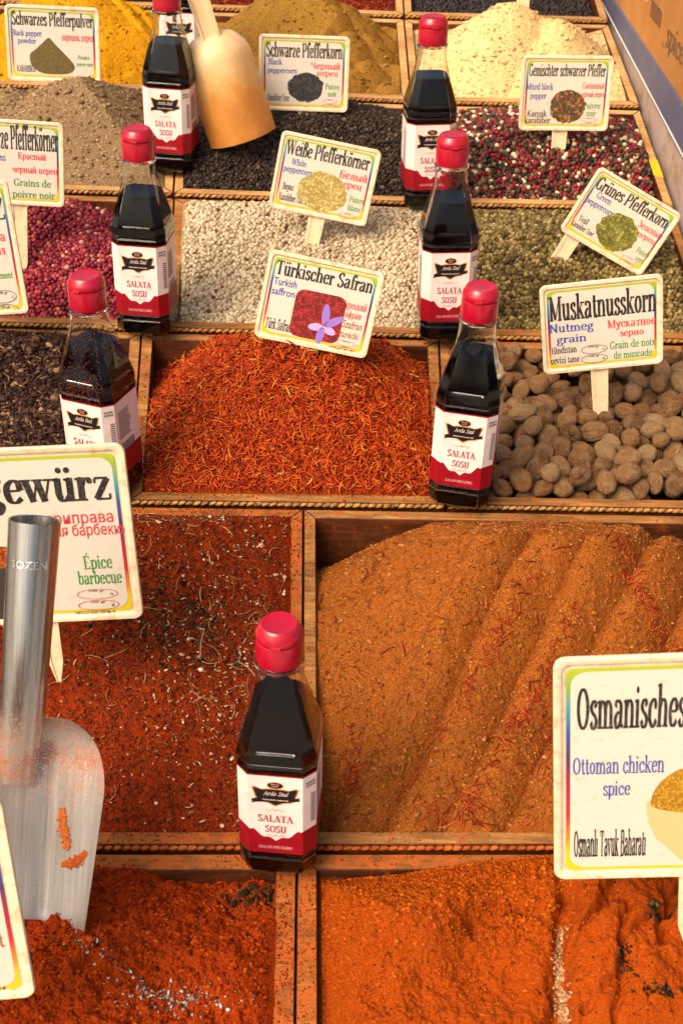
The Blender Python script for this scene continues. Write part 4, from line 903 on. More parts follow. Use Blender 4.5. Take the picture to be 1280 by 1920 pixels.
make_sign('white sign lettered Muskatnusskorn standing in the nutmegs', [(1010, 536), (1241, 512), (1243, 680), (1018, 703)], 1.325, .08, -.02, (.075, .47, .0165),
  [('Muskatnusskorn', .505, .60, .88, .27, 'black'), ('Nutmeg', .245, .47, .37, .095, 'blue'), ('grain', .245, .345, .25, .085, 'blue'), ('\u041c\u0443\u0441\u043a\u0430\u0442\u043d\u043e\u0435', .74, .46, .40, .09, 'red'), ('\u0437\u0435\u0440\u043d\u043e', .74, .355, .20, .075, 'red'), ('Hindistan', .18, .23, .21, .075, 'black'), ('cevizi tane', .185, .115, .24, .075, 'black'), ('Grain de noix', .75, .22, .38, .085, 'green'), ('de muscade', .75, .105, .32, .08, 'green')], (), (.43, .24, .11, .05, 'inkdark'))
make_sign('large white sign ending gew\u00fcrz behind the metal scoop handle', [(-176, 846), (242, 832), (262, 1156), (-160, 1180)], 1.02, .12, .06, (.06, .56, .0125),
  [('Grillgew\u00fcrz', .47, .70, .90, .185, 'black'), ('\u043f\u0440\u0438\u043f\u0440\u0430\u0432\u0430', .765, .575, .30, .065, 'red', 'sans'), ('\u0434\u043b\u044f \u0431\u0430\u0440\u0431\u0435\u043a\u044e', .785, .505, .34, .065, 'red', 'sans'), ('\u00c9pice', .82, .31, .13, .075, 'green'), ('barbecue', .82, .22, .20, .075, 'green')], [('bowlset', .35, .32, -.27, .30)], (.80, .16, .095, .031, 'inkred'), ('NET:CO 0555 559 08 14', .78, .042, .18, .018))
make_sign('large white sign lettered Osmanisches at the right edge with a bowl picture', [(1030, 1233), (1556, 1216), (1562, 1634), (1043, 1648)], .86, .10, -.04, (.07, .53, .017),
  [('Osmanisches', .275, .70, .385, .175, 'black'), ('Ottoman chicken', .235, .50, .33, .075, 'blue'), ('spice', .23, .40, .10, .065, 'blue'), ('Osmanl\u0131 Tavuk Baharat\u0131', .21, .11, .27, .125, 'black')], [('bowlset', .56, .32, .22, .24)], (.85, .16, .09, .03, 'inkred'))
make_sign('large cut off sign at the bottom left corner in front of the scoop', [(-470, 1530), (4, 1492), (70, 1868), (-420, 1905)], .80, .14, .10, (.07, .6, .017),
  [('Gew\u00fcrz', .62, .74, .54, .16, 'black'), ('\u043f\u0440\u0438\u043f\u0440\u0430\u0432\u0430 \u0434\u043b\u044f', .68, .50, .46, .08, 'red'), ('assaisonnement', .70, .28, .42, .07, 'brownink'), ('0555 559 08 14', .78, .05, .2, .02, 'inkdark', 'sans')])
# a bare stake top in the cream heap
mb = MB(); p0 = at(978, 22, 1.88)
e = empty('price_sign', tuple(p0-Vector((0, 0, .05)))); tag(e, 'upper sign stake standing in the cream powder at the top edge', 'sign', 'printed spice signs')
mb.box8([(-.009, -.001, 0), (.009, -.001, 0), (.009, .001, 0), (-.009, .001, 0), (-.009, -.001, .085), (.009, -.001, .085), (.009, .001, .085), (-.009, .001, .085)]); mb.obj('stake', M['stake'], parent=e)
b = MB(); b.rings([[(x, zz, y+.13) for x, y, zz in rrect(.12-2*i_, .095-2*i_, .006, z_)] for i_, z_ in ((.0004, .0016), (0, .0006), (0, -.0010), (.0006, -.0019), (.0034, -.0020), (.005, -.0004))]); b.obj('board', M['signwhite'], parent=e)
# ------------------------------------------------------------------ bottles of salad dressing
n = N('clear_bottle_plastic'); n.p.inputs['Transmission Weight'].default_value = 1; n.p.inputs['IOR'].default_value = 1.24
M['pet'] = n.done((.96, .97, .97), .03, n.bump(n.noise(60, 2), .06, .001))
n = N('dark_sauce'); M['sauce'] = n.done((.0035, .0022, .0020), .12, None, Specular_IOR_Level=.10)
n = N('red_cap_plastic'); M['cap'] = n.done(n.ramp(n.noise(40, 3), [(.3, lin(160,5,34)), (.7, lin(174,8,42))]), .22, n.bump(n.noise(500, 2), .05, .0005), Specular_IOR_Level=.6, Coat_Weight=.15, Coat_Roughness=.2)
M['label'] = N('label_white'); _n = M['label']; M['label'] = _n.done(_n.ramp(_n.noise(40, 4), [(.35, lin(226,206,198)), (.65, lin(240,224,218))]), .38, _n.bump(_n.noise(35, 3, .5), .35, .004), Specular_IOR_Level=.4)
M['labelred'] = N('label_red'); _n = M['labelred']; M['labelred'] = _n.done(_n.ramp(_n.noise(40, 4), [(.35, lin(136,8,24)), (.65, lin(152,14,32))]), .38, _n.bump(_n.noise(35, 3, .5), .3, .004), Specular_IOR_Level=.4)
M['ink'] = plain('label_black_ink', lin(24,18,18), .4); M['gold'] = plain('label_gold_ink', lin(190,136,60), .4); M['inkr'] = plain('label_red_ink', lin(158,24,42), .4); M['inkp'] = plain('label_pink_ink', lin(226,160,160), .4); M['inkg'] = plain('label_grey_ink', lin(96,84,84), .5)
HB, CH = .031, .0095
ANG = sorted(set([round(a, 6) for a in np.linspace(0, 2*math.pi, 65)[:-1]]+[round(q*math.pi/2+s*math.atan2(HB-CH, HB), 6) for q in range(4) for s in (-1, 1)] if False else
      [round(a % (2*math.pi), 6) for a in list(np.linspace(0, 2*math.pi, 49)[:-1])+[q*math.pi/2+s*math.atan2(HB-CH, HB) for q in range(4) for s in (-1, 1)]]))
def oct_r(a, hb, ch):
    c, s = abs(math.cos(a)), abs(math.sin(a)); dg = hb+hb-ch
    return min(hb/max(c, 1e-6), hb/max(s, 1e-6), dg/(c+s))
def brings(rows):
    """rows: (height, half width, roundness 0..1, round radius)"""
    out = []
    for h, hb, k, r in rows:
        out.append([(((1-k)*oct_r(a, hb, CH*hb/HB)+k*r)*math.cos(a), ((1-k)*oct_r(a, hb, CH*hb/HB)+k*r)*math.sin(a), h) for a in ANG])
    return out
def lathe(rows, n=40):
    return [[(r*math.cos(a), r*math.sin(a), h) for a in np.linspace(0, 2*math.pi, n+1)[:-1]] for h, r in rows]
body_rows = [(0, .0245, .55, .025), (.0015, .0270, .4, .028), (.005, .0298, .1, .03), (.009, .0306, 0, .03), (.0185, .0307, 0, .03), (.0200, .0297, 0, .03), (.0215, .0308, 0, .03), (.0245, .0308, 0, .03), (.0255, .0303, 0, .03),
   (.1035, .0303, 0, .03), (.1045, .0309, 0, .03), (.1075, .0310, 0, .03), (.1092, .0299, 0, .03), (.1110, .0309, 0, .03), (.1165, .0308, 0, .03)]
for q in np.linspace(0, 1, 9)[1:]:
    body_rows.append((.1165+q*.0615, .0308*(1-q)+.0164*q, q**2.2*.9, .0176))
body_rows += [(.1805, .0164, 1, .0168), (.1815, .0160, 1, .0160), (.1820, .019, 1, .0188), (.1842, .019, 1, .0188), (.1846, .015, 1, .0150), (.187, .015, 1, .0145)]
def make_bottle():
    e = empty('sauce_bottle', (0, 0, 0))
    b = MB(); b.rings(brings(body_rows), True, False)
    inner = [(h+(.0006 if i == 0 else 0), hb-.0009, k, r-.0009) for i, (h, hb, k, r) in enumerate(body_rows) if not (.1812 < h < .1848)]
    ri = brings(inner)[::-1]; b.rings(ri, False, True)
    # close the top between the outer and inner wall
    nA = len(ANG); no = len(body_rows); 
    o0 = (no-1)*nA; i0 = no*nA
    b.f += [(o0+j, o0+(j+1) % nA, i0+(j+1) % nA, i0+j) for j in range(nA)]
    b.obj('bottle_shell', M['pet'], parent=e, smooth=True, sharp=22)
    lq = [(max(h, .0009), hb-.0012, k, r-.0012) for h, hb, k, r in body_rows if h < .143]
    lv = .1505; q = (lv-.1165)/.0615; lq.append((lv, (.0308*(1-q)+.0164*q)-.0015, q**2.2*.9, .0161))
    b = MB(); b.rings(brings(lq)); b.obj('sauce', M['sauce'], parent=e, smooth=True, sharp=22)
    # embossed ledge on each shoulder face
    b = MB()
    for q in range(4):
        a = q*math.pi/2; ca, sa = math.cos(a), math.sin(a)
        prof = [(-.0148, .1208), (.0148, .1208), (.0140, .1222), (-.0140, .1222)]
        pts = []
        for dy in (.0285, .0307):
            for x, z in prof: pts.append((x*ca+dy*sa, x*sa-dy*ca, z))
        b.box8(pts)
    b.obj('shoulder_ledge', M['pet'], parent=e)
    cp = MB(); cp.rings(lathe([(.1846, .0160), (.1850, .0176), (.1862, .0179), (.2015, .0177), (.2026, .0174), (.2030, .0168)]))
    c_ = cp.obj('cap', M['cap'], parent=e, smooth=True, sharp=40)
    cp = MB(); cp.rings(lathe([(.2031, .0166), (.2034, .0174), (.2042, .0177), (.2068, .0176), (.2085, .0171), (.2122, .0148), (.2134, .0139), (.2139, .0130), (.2136, .0120), (.2136, .004)]))
    cp.add([(x, y, z) for x, y, z in [(-.004, -.0172, .2033), (.004, -.0172, .2033), (.004, -.0190, .2040), (-.004, -.0190, .2040), (-.004, -.0172, .2060), (.004, -.0172, .2060), (.0035, -.0187, .2054), (-.0035, -.0187, .2054)]], [(3,2,1,0),(4,5,6,7),(0,1,5,4),(1,2,6,5),(2,3,7,6),(3,0,4,7)])
    cp.obj('lid', M['cap'], parent=c_, smooth=True, sharp=40)
    # wrap label
    LB, LT, HL = .0262, .1030, .03055
    b = MB(); b.rings(brings([(LB, HL, 0, .03), (LT, HL, 0, .03)]), False, False); b.obj('label', M['label'], parent=e, smooth=True, sharp=20)
    def strip(name, mat, f0, f1, hl):
        V_, F_ = [], []; corners = [(-1, 'f'), ]
        # walk round the octagon with fine steps so that a wavy edge can be cut
        P = []; w_ = hl-CH*hl/HB
        cs = [(-w_, -hl), (w_, -hl), (hl, -w_), (hl, w_), (w_, hl), (-w_, hl), (-hl, w_), (-hl, -w_)]
        for i in range(8):
            a, c = cs[i], cs[(i+1) % 8]; m_ = 24 if i == 0 else 4
            for q in range(m_): P.append((a[0]+(c[0]-a[0])*q/m_, a[1]+(c[1]-a[1])*q/m_, i))
        for x, y, i in P: V_ += [(x, y, f0(x, i)), (x, y, f1(x, i))]
        n_ = len(P)
        for j in range(n_): F_.append((2*j, 2*((j+1) % n_), 2*((j+1) % n_)+1, 2*j+1))
        return build(name, V_, F_, mat, parent=e)
    def wave(x, i):
        if i != 0: return LB+.0237
        t_ = abs(x)/.0215
        return LB+.0125+.0112*min(1, max(0, (t_-.12)/.88))**.8+.0018*math.sin(t_*9.5)*(1 if t_ < .85 else 0)
    strip('label_red_band', M['labelred'], lambda x, i: LB-.0001, wave, HL+.00012)
    strip('label_red_line', M['labelred'], lambda x, i: LT-.0012, lambda x, i: LT+.0001, HL+.00012)
    fr = lambda x, y, zz: (x, -(HL+.00022+zz), LB+y)
    def shp(pts, mat, z): build('emblem', [fr(x, y, z) for x, y in pts], [tuple(range(len(pts)))], M[mat], parent=e)
    plq = [(-.0185, .0645), (-.0165, .0655), (-.0110, .0632), (-.0060, .0640), (.0060, .0640), (.0110, .0632), (.0165, .0655), (.0185, .0645), (.0150, .0530), (.0125, .0510), (.0060, .0500), (.0, .0468), (-.0060, .0500), (-.0125, .0510), (-.0150, .0530)][::-1]
    shp(plq, 'gold', .00004); shp([(x*.93, .0572+(y-.0572)*.88) for x, y in plq], 'ink', .00008)
    shp([(.0065*math.cos(a), .0672+.0033*math.sin(a)) for a in np.linspace(0, 2*math.pi, 25)[:-1]], 'gold', .00010); shp([(.0059*math.cos(a), .0672+.0028*math.sin(a)) for a in np.linspace(0, 2*math.pi, 25)[:-1]], 'ink', .00014)
    shp([(-.0190, .0525), (-.0160, .0540), (.0160, .0562), (.0195, .0575), (.0182, .0553), (.0195, .0540), (.0150, .0528), (.0, .0515), (-.0150, .0503), (-.0192, .0490), (-.0178, .0508)][::-1], 'ink', .00018)
    T_ = lambda s, cx, y, w_, c_, mt_, ft='serif', z=.00024, **k: put_text(e, s, cx, y, w_, c_, M[mt_], lambda x, yy, zz: fr(x, yy, z+zz), ft, **k)
    T_('Since', 0, .0677, .0065, .0014, 'inkp', 'sans'); T_('1977', 0, .0655, .0050, .0013, 'inkp', 'sans')
    T_('Arda Sml', 0, .0577, .0190, .0036, 'label', 'serif', weight=.09, shear=.35); T_('Geleneksel Lezzet Evi', 0, .0528, .0200, .0013, 'label', 'sans')
    T_('SALATA', 0, .0316, .0275, .0066, 'inkr'); T_('SOSU', 0, .0212, .0165, .0066, 'inkr'); T_('SALAD DRESSING', 0, .0048, .0270, .0026, 'inkp')
    for yy, sg in ((.0432, 1), (.0180, -1)):     # ornament: two scrolls and a small diamond
        b = MB()
        for sx in (-1, 1):
            pts = [(sx*(.0012+.0060*t_), yy+sg*.0011*math.sin(t_*7.5)*(1-.3*t_)) for t_ in np.linspace(0, 1, 13)]
            for p, q in zip(pts[:-1], pts[1:]): b.add([fr(p[0], p[1]-.0002, .00024), fr(q[0], q[1]-.0002, .00024), fr(q[0], q[1]+.0002, .00024), fr(p[0], p[1]+.0002, .00024)], [(0, 1, 2, 3)])
        b.add([fr(-.0008, yy, .00026), fr(0, yy-.0008, .00026), fr(.0008, yy, .00026), fr(0, yy+.0008, .00026)], [(0, 1, 2, 3)])
        b.obj('ornament', M['inkr'], parent=e)
    # small print and bar code on the right hand side, small print on the left
    b = MB(); hx = HL+.0002; rg = random.Random(4)
    for k in range(16):
        y0 = .064-k*.0018
        b.add([(hx, -.016, LB+y0), (hx, -.016+rg.uniform(.015, .026), LB+y0), (hx, -.016+.02, LB+y0+.0009), (hx, -.016, LB+y0+.0009)], [(0, 1, 2, 3)])
    for k in range(20):
        x0 = -.014+k*.0012; b.add([(hx, x0, LB+.022), (hx, x0+rg.uniform(.0003, .0009), LB+.022), (hx, x0+.0006, LB+.032), (hx, x0, LB+.032)], [(0, 1, 2, 3)])
    b.obj('small_print', M['inkg'], parent=e); b = MB()
    for k in range(18):
        y0 = .064-k*.0022; b.add([(-hx, -.017, LB+y0), (-hx, -.017+rg.uniform(.014, .028), LB+y0), (-hx, .0, LB+y0+.0009), (-hx, -.017, LB+y0+.0009)], [(3, 2, 1, 0)])
    b.obj('small_print', M['inkg'], parent=e); b = MB()
    for k in range(4):      # date code on the chamfer
        d0 = np.array([HL-CH+.0012, -HL-.0001, 0]); dd = np.array([.7071, .7071, 0]); nn = np.array([.7071, -.7071, 0])*.0003
        for j in range(5 if k < 2 else 0):
            a_ = d0+dd*(.0016+j*.0019)+nn; c_ = a_+dd*.0013; z0 = LB+.069-k*.0030
            b.add([(a_[0], a_[1], z0), (c_[0], c_[1], z0), (c_[0], c_[1], z0+.0018), (a_[0], a_[1], z0+.0018)], [(0, 1, 2, 3)])
    for k in range(13):     # narrow bar code that runs on to the chamfer
        d0 = np.array([HL-CH*.42, -HL+CH*.58-.0001, 0]); dd = np.array([.7071, .7071, 0]); nn = np.array([.7071, -.7071, 0])*.0003; a_ = d0+nn; c_ = a_+dd*.0046; z0 = LB+.030+k*.0022
        b.add([(a_[0], a_[1], z0), (c_[0], c_[1], z0), (c_[0], c_[1], z0+.0012), (a_[0], a_[1], z0+.0012)], [(0, 1, 2, 3)])
    b.obj('small_print', M['inkg'], parent=e)
    return e
BOT = [((528, 1591), -5, 'nearest red capped sauce bottle, standing between the barbecue spice and the grooved brown heap', 0),
       ((862, 927), -12, 'red capped sauce bottle between the saffron and the nutmegs', 1), ((204, 908), -22, 'red capped sauce bottle dusted with red spice between the dark flakes and the saffron', 2),
       ((279, 612), -6, 'red capped sauce bottle between the pink and the white peppercorns', 3), ((832, 623), 3, 'red capped sauce bottle between the white and the green peppercorns', 4),
       ((325, 312), -7, 'red capped sauce bottle left of the plastic scoop and behind the pink peppercorns', 5), ((797, 380), 6, 'red capped sauce bottle between the black and the mixed peppercorns', 6),
       ((349, 166), -4, 'sauce bottle mostly hidden behind another bottle beside the turmeric', 7)]
b0 = make_bottle()
LEAN = R_(-2)
for (px, py), yaw, lb, i in BOT:
    o = b0 if i == 0 else copy_tree(b0)
    p = onrim(px, py, .004); o.location = p
    o.rotation_euler = (Matrix.Rotation(LEAN, 3, 'X') @ Matrix.Rotation(R_((0, 1.2, -.8, .6, -1.0, .9, -.5, 0)[i]), 3, 'Y') @ Matrix.Rotation(R_(yaw), 3, 'Z')).to_euler()
    o.scale = (.95, .95, 1.055 if i == 0 else 1.035)
    tag(o, lb, 'bottle', 'sauce bottles on the tray corners')
    if i == 2: dusty = o
# spice dust stuck to one bottle
V, Fc = ico(1); rg = np.random.default_rng(3); vv, ff = [], []
for k in range(620):
    z = rg.uniform(.085, .172) if k < 330 else rg.uniform(.086, .125); x = rg.normal(.004, .012) if k > 300 else rg.uniform(-.028, .028)
    q = max(0, (z-.1165)/.0615); hb = .0308*(1-q)+.0150*q; x = max(-.8*hb, min(.8*hb, x))
    if z < .1035: continue
    c = np.array([x, -(oct_r(-math.pi/2+math.atan2(x, hb), hb, CH*hb/HB)*math.cos(math.atan2(x, hb))), z]); s_ = rg.uniform(.0002, .0005)
    ff.append(Fc+len(vv)*len(V)); vv.append(V*s_*np.array([1.4, .6, 1.0])+c)
o = build('spice_dust', np.concatenate(vv), np.concatenate(ff), grainmat('red_dust', [(0, lin(120,34,14)), (1, lin(176,70,30))], .8), parent=dusty, attr=rg.random(len(vv)*len(V))); o['kind'] = 'stuff'

# ------------------------------------------------------------------ steel scoop
def basis(o_, a_, toward):
    """matrix with Y along a_, Z towards the viewer, X to the right"""
    Y = a_.normalized(); X = Y.cross(toward).normalized(); Z = X.cross(Y).normalized(); mt = Matrix.Identity(4)
    for i in range(3): mt[i][0], mt[i][1], mt[i][2], mt[i][3] = X[i], Y[i], Z[i], o_[i]
    return mt
top, mid, tip = at(66, 968, .925), at(34, 1330, .945), at(18, 1722, .975)
ax = (top-tip)
e = empty('metal_scoop', mat=basis(tip, ax, CAMP-mid)); tag(e, 'steel scoop with hollow round handle and spice dusted blade at the left', 'scoop')
inv = e.matrix_world.inverted(); LT_ = (top-tip).length; LM = (inv @ mid).y
n = N('brushed_steel'); cc = n.co()
sx = n.n('ShaderNodeSeparateXYZ'); n.l(cc, sx.inputs[0])
br = n.noise(1.0, 4, .6, n.co((900, 14, 900)))
dm = n.math('SUBTRACT', 1.0, n.math('MULTIPLY', n.math('ABSOLUTE', n.math('SUBTRACT', sx.outputs[1], LM-.032)), 15.0))
dm = n.math('ADD', dm, n.math('MULTIPLY', n.math('SUBTRACT', n.noise(55, 5, .7), .5), 1.5))
fine = n.noise(900, 3, .75)
isb = n.math('MINIMUM', 1.0, n.math('MAXIMUM', 0.0, n.math('MULTIPLY', n.math('SUBTRACT', LM+.012, sx.outputs[1]), 28.0)))
dust = n.ramp(n.math('ADD', n.math('MULTIPLY', dm, .55), n.math('MULTIPLY', n.math('SUBTRACT', fine, .5), 1.9)), [(.42, (0,0,0)), (.58, (1,1,1))])
sp2 = n.ramp(n.noise(620, 3, .75), [(.635, (0,0,0)), (.67, (1,1,1))])
dust = n.math('MAXIMUM', dust, n.math('MULTIPLY', sp2, .8))
M['steel'] = n.done(n.mix(dust, n.mix(isb, n.ramp(br, [(.3, (.40,.39,.37)), (.7, (.54,.53,.51))]), n.ramp(br, [(.3, (.56,.55,.53)), (.7, (.78,.77,.74))])), n.ramp(fine, [(.4, lin(120,54,26)), (.6, lin(178,110,72))])), .3, n.bump(br, .08, .0004))
n.l(n.math('SUBTRACT', 1.0, dust), n.p.inputs['Metallic']); n.l(n.math('ADD', n.math('MULTIPLY', br, .16), n.math('ADD', n.math('ADD', .19, n.math('MULTIPLY', isb, .12)), n.math('MULTIPLY', dust, .6))), n.p.inputs['Roughness'])
HWB = .0665
def bw(y):     # half width of the blade at distance y from its tip
    t_ = 1-y/LM
    if t_ < .32: return .0165+(HWB-.0165)*math.sqrt(max(0, 1-((.32-t_)/.32)**2))
    return HWB-(t_-.32)*.014
NX, NY = 33, 48; gv = [[], []]
for side, off in ((0, .0006), (1, -.0006)):
    for j in range(NY):
        y = LM*j/(NY-1)*.985
        for i in range(NX):
            s_ = -1+2*i/(NX-1); w_ = bw(y); x = s_*w_; t_ = 1-y/LM
            curl = .024*(abs(x)/HWB)**2.6+.020*max(0, .22-t_)/.22*(1-min(1, abs(x)/.026))*0
            rise = .012*max(0, (.22-t_)/.22)**2
            rib_ = .0035*math.exp(-((abs(x)-.022)/.004)**2)*min(1, t_*3)*(1 if t_ < .97 else .6)
            gv[side].append((x*(1-.10*(abs(x)/HWB)**3), y-.006*s_*s_*(1-y/LM), curl+rise-rib_*.6+off))
v = gv[0]+gv[1]; f = []; nn = NX*NY
for j in range(NY-1):
    for i in range(NX-1):
        a = j*NX+i; f.append((a, a+1, a+NX+1, a+NX)); f.append((nn+a, nn+a+NX, nn+a+NX+1, nn+a+1))
for i in range(NX-1): f.append((i, nn+i, nn+i+1, i+1)); a = (NY-1)*NX+i; f.append((a, a+1, nn+a+1, nn+a))
for j in range(NY-1): a = j*NX; f.append((a, a+NX, nn+a+NX, nn+a)); a = j*NX+NX-1; f.append((a, nn+a, nn+a+NX, a+NX))
build('blade', v, f, M['steel'], parent=e, smooth=True, sharp=60)
def tube(name, rows, mat, n=40, hollow=None, dent=False):
    b = MB(); rs = []
    for y, rx, rz, zc in rows:
        rs.append([(rx*HK*math.cos(a), y-(0 if not dent or y < LT_-.002 else .004*math.exp(-((a-1.15)/.12)**2)), zc+rz*HK*math.sin(a)*(1-(0 if not dent else .10*math.exp(-((a-1.15)/.10)**2)))) for a in np.linspace(0, 2*math.pi, n+1)[:-1]])
    b.rings(rs, True, True); return b.obj(name, mat, parent=e, smooth=True, sharp=50)
r1 = .0158; zc = .012; HK = 1.10
rows = [(LM-.055, .010, .002, .005), (LM-.035, .0125, .006, .008), (LM-.010, .0138, .010, .011), (LM+.015, .0145, .0135, zc)]
for q in np.linspace(0, 1, 7): rows.append((LM+.03+(LT_-LM-.03)*q, .0148+.0014*q, .0145+.0014*q, zc))
rows += [(LT_-.0005, .0150, .0147, zc), (LT_-.012, .0147, .0144, zc), (LT_-.05, .0143, .014, zc)]
tube('handle', rows, M['steel'], 48, dent=True)
cyl = lambda x, y, zz: (math.sin((x)/.0160)*(.0163*HK+zz), y, zc+math.cos(x/.0160)*(.0161*HK+zz))
M['engr'] = plain('stamped_letters', (.85, .84, .80), .25, Metallic=1.0)
put_text(e, 'SOZEN', -.002, LT_-.031, .0225, .0055, M['engr'], lambda x, y, zz: cyl(x, y, zz+.00015), 'sans', name='stamped_lettering')
# two smears of caked spice on the blade
def smear(pts, w_, mat, seed):
    rg = np.random.default_rng(seed); V, Fc = ico(1); vv, ff = [], []
    for k in range(520):
        q = rg.random()*(len(pts)-1); i = int(q); p = np.array(pts[i])*(1-q+i)+np.array(pts[i+1])*(q-i); p = p+rg.normal(0, w_*(.6+.5*math.sin(3.14*q/(len(pts)-1))), 2)
        x, y = p; t_ = 1-y/LM; z = .024*(abs(x)/HWB)**2.6+.0008
        vv.append(V*rg.uniform(.0005, .0014)*np.array([1, 1, .45])+np.array([x*(1-.10*(abs(x)/HWB)**3), y-.006*(x/bw(y))**2*(1-y/LM), z])); ff.append(Fc+k*len(V))
    o = build('caked_spice', np.concatenate(vv), np.concatenate(ff), mat, parent=e, attr=rg.random(520*len(V))); o['kind'] = 'stuff'
def bl(px, py):
    d = inv.to_3x3() @ ray(px, py); c = inv @ CAMP; k = (.008-c.z)/d.z; return (c.x+d.x*k, c.y+d.y*k)
smear([bl(118, 1520), bl(122, 1560), bl(130, 1588)], .0016, grainmat('caked_orange', [(0, lin(170,66,18)), (1, lin(214,130,60))], .9), 5)
smear([bl(122, 1620), bl(145, 1610), bl(170, 1585)], .0012, grainmat('caked_deep_orange', [(0, lin(170,70,14)), (1, lin(206,104,30))], .9), 6)

# ------------------------------------------------------------------ plastic scoop in the black pepper
n = N('stained_translucent_plastic')
sy = n.n('ShaderNodeSeparateXYZ'); n.l(n.co(), sy.inputs[0])
st_ = n.math('ADD', n.math('MULTIPLY', sy.outputs[1], -7.5), n.math('ADD', .95, n.math('MULTIPLY', n.math('SUBTRACT', n.noise(22, 5, .65), .5), 1.5)))
c_ = n.ramp(st_, [(.0, lin(226,196,150)), (.3, lin(220,178,116)), (.65, lin(206,142,68)), (.95, lin(188,124,56))])
c_ = n.mix(n.ramp(n.noise(120, 5, .75), [(.60, (0,0,0)), (.72, (.3,.3,.3))]), c_, lin(190,118,50))
M['pscoop'] = n.done(c_, .38, n.bump(n.noise(90, 3), .15, .001), Subsurface_Weight=.25, Subsurface_Radius=(.01, .006, .003))
top, tip = at(356, -52, 1.575), at(458, 264, 1.665)
e = empty('plastic_scoop', mat=basis(tip, top-tip, CAMP-tip)); tag(e, 'cream plastic scoop stained orange, stuck in the black peppercorns', 'scoop')
inv2 = e.matrix_world.inverted(); L2 = (top-tip).length; YB = (inv2 @ at(385, 68, 1.60)).y
NX, NY = 29, 44; gv = [[], []]
for side, off in ((0, 0.0), (1, -.0018)):
    for j in range(NY):
        y = YB*j/(NY-1); t_ = 1-y/YB
        w_ = (.012+.031*math.sqrt(max(0, 1-((.30-t_)/.30)**2))) if t_ < .30 else .043
        dp = .030*math.sqrt(max(0, 1-(max(0, .26-t_)/.26)**2))*(1-.25*max(0, t_-.5))+.004
        for i in range(NX):
            s_ = -1+2*i/(NX-1)
            gv[side].append((s_*w_*(1 if off == 0 else .96), y-.012*s_*s_*(1-t_ < 0), dp*(1-abs(s_)**2.4)*(1 if off == 0 else .94)-.018+off))
v = gv[0]+gv[1]; f = []; nn = NX*NY
for j in range(NY-1):
    for i in range(NX-1):
        a = j*NX+i; f.append((a, a+1, a+NX+1, a+NX)); f.append((nn+a, nn+a+NX, nn+a+NX+1, nn+a+1))
for i in range(NX-1): f.append((i, nn+i, nn+i+1, i+1)); a = (NY-1)*NX+i; f.append((a, a+1, nn+a+1, nn+a))
for j in range(NY-1): a = j*NX; f.append((a, a+NX, nn+a+NX, nn+a)); a = j*NX+NX-1; f.append((a, nn+a, nn+a+NX, a+NX))
build('scoop_bowl', v, f, M['pscoop'], parent=e, smooth=True, sharp=60)
b = MB(); prof = [(-.0125, -.006), (.0125, -.006), (.0125, .004), (.0095, .005), (.0075, .001), (-.0075, .001), (-.0095, .005), (-.0125, .004)]
b.rings([[(p[0]*k, y, p[1]*k-.004+dz) for p in prof] for y, k, dz in ((YB-.012, .9, .002), (YB+.006, .95, 0), (YB+.03, 1, -.002), (L2-.004, 1.12, -.006), (L2, 1.0, -.006))]); b.obj('scoop_handle', M['pscoop'], parent=e, smooth=True, sharp=35)

# ------------------------------------------------------------------ painted side rail of the stall
def painted(name, base, wear, under, sc=30):
    n = N(name); d = n.ramp(n.noise(sc, 6, .75), [(.60-wear*.2, (0,0,0)), (.68-wear*.15, (1,1,1))])
    return n.done(n.mix(d, n.mix(n.ramp(n.noise(7, 4), [(.35, (0,0,0)), (.7, (.6,.6,.6))]), base, under), under), .55, n.bump(n.noise(90, 4), .3, .001))
M['railblue'] = painted('blue_grey_paint', lin(74,78,108), .1, lin(104,104,122))
M['raillilac'] = painted('chalky_lilac_paint', lin(184,166,160), .35, lin(150,124,104))
M['railwhite'] = plain('white_paint_line', lin(222,216,210), .6)
M['railprint'] = N('printed_panel'); _n = M['railprint']
M['railprint'] = _n.done(_n.mix(_n.ramp(_n.noise(60, 6, .75), [(.58, (0,0,0)), (.72, (.5,.5,.5))]), _n.ramp(_n.noise(6, 4), [(.3, lin(150,98,44)), (.7, lin(186,128,66))]), lin(206,166,110)), .6, _n.bump(_n.noise(200, 4), .2, .001))
M['railink'] = printed('panel_print', lin(88,58,34), .2); M['tape'] = plain('yellow_tape', lin(226,172,30), .5)
p_, q_ = TR['4R'].outer[1], TR['6R'].outer[2]
def wl(y, off=.007): return p_[0]+(q_[0]-p_[0])*(y-p_[1])/(q_[1]-p_[1])+off
y0, y1 = 1.05, 2.42
e = empty('side_rail', (wl(1.7), 1.7, .95)); tag(e, 'painted side rail of the stall, blue board under a brown printed panel', 'rail')
eo = np.array(e.location)
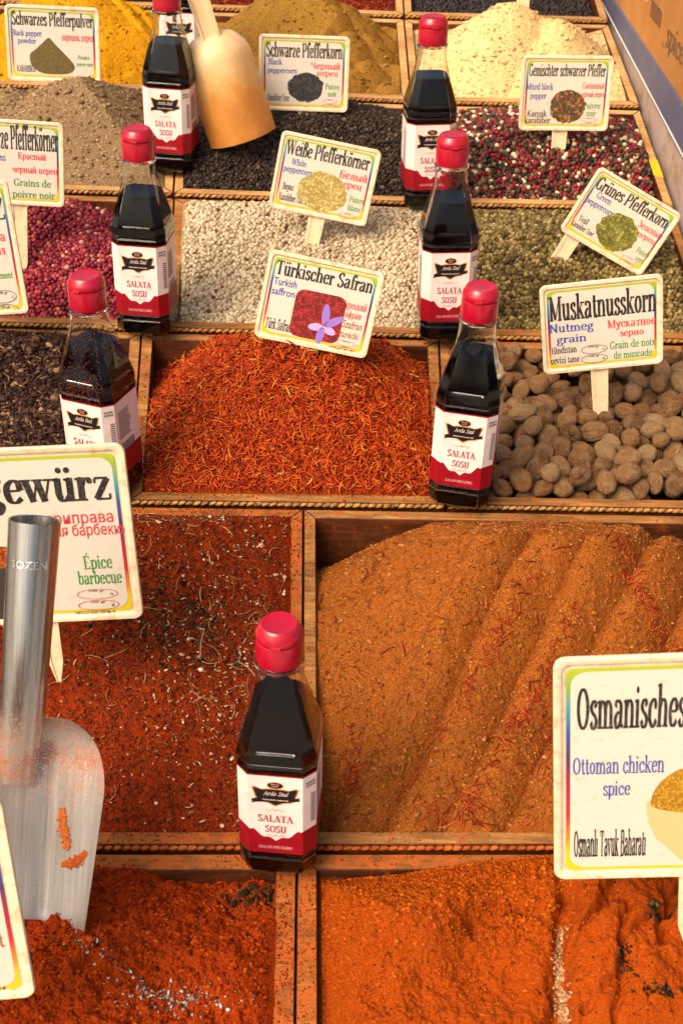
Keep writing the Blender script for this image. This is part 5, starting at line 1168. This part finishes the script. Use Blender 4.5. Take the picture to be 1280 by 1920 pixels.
def slab(name, mat, zf, off, th):     # zf: (z low, z high) at y0 and at y1
    v = []
    for zi in (0, 1):
        v += [(wl(y0, off), y0, zf[0][zi]), (wl(y0, off+th), y0, zf[0][zi]), (wl(y1, off+th), y1, zf[1][zi]), (wl(y1, off), y1, zf[1][zi])]
    b = MB(); b.box8([np.array(p)-eo for p in v]); return b.obj(name, mat, parent=e)
zl = lambda y: 1.0+.073*(y-1.568); zh = lambda y: 1.052+.026*(y-1.6)
slab('lower_board', M['raillilac'], ((.80, zl(y0)), (.98, zl(y1))), .009, .02)
slab('blue_board', M['railblue'], ((zl(y0)+.0003, zh(y0)), (zl(y1)+.0003, zh(y1))), .006, .023)
slab('paint_line', M['railwhite'], ((zl(y0)+.0030, zl(y0)+.0052), (zl(y1)+.0030, zl(y1)+.0052)), .0052, .002)
slab('printed_panel', M['railprint'], ((zh(y0)+.0003, 1.50), (zh(y1)+.0003, 1.50)), .010, .018)
def wfr(yc, zc_): return lambda x, y, zz: (wl(yc-x, .0095-zz)-eo[0], yc-x-eo[1], zc_+y-eo[2])
put_text(e, '_spice', 0, 0, .105, .030, M['railink'], wfr(1.70, 1.088)); put_text(e, 'num', 0, 0, .06, .030, M['railink'], wfr(1.80, 1.098))
b = MB(); fw = wfr(1.865, 1.135)
for k in range(32):
    a, c = k/32*2*math.pi, (k+1)/32*2*math.pi
    b.add([fw(.032*math.cos(a), .028*math.sin(a), 0), fw(.032*math.cos(c), .028*math.sin(c), 0), fw(.024*math.cos(c), .02*math.sin(c), 0), fw(.024*math.cos(a), .02*math.sin(a), 0)], [(0, 1, 2, 3)])
b.obj('ring_emblem', plain('faded_pink_print', lin(206,140,120), .6), parent=e)
# strip of yellow tape on the rim of the mixed pepper tray
t = TR['5R']; I, O = t.inner, t.outer
b = MB(); f0, f1 = .28, .46
pa = [O[1]*(1-f0)+O[2]*f0, O[1]*(1-f1)+O[2]*f1, I[1]*(1-f1)+I[2]*f1, I[1]*(1-f0)+I[2]*f0]
pa = [np.array(p)-np.array(t.empty.location)+np.array([0, 0, .0006]) for p in pa]; b.add(pa, [(0, 1, 2, 3)]); b.obj('yellow_tape', M['tape'], parent=t.empty)
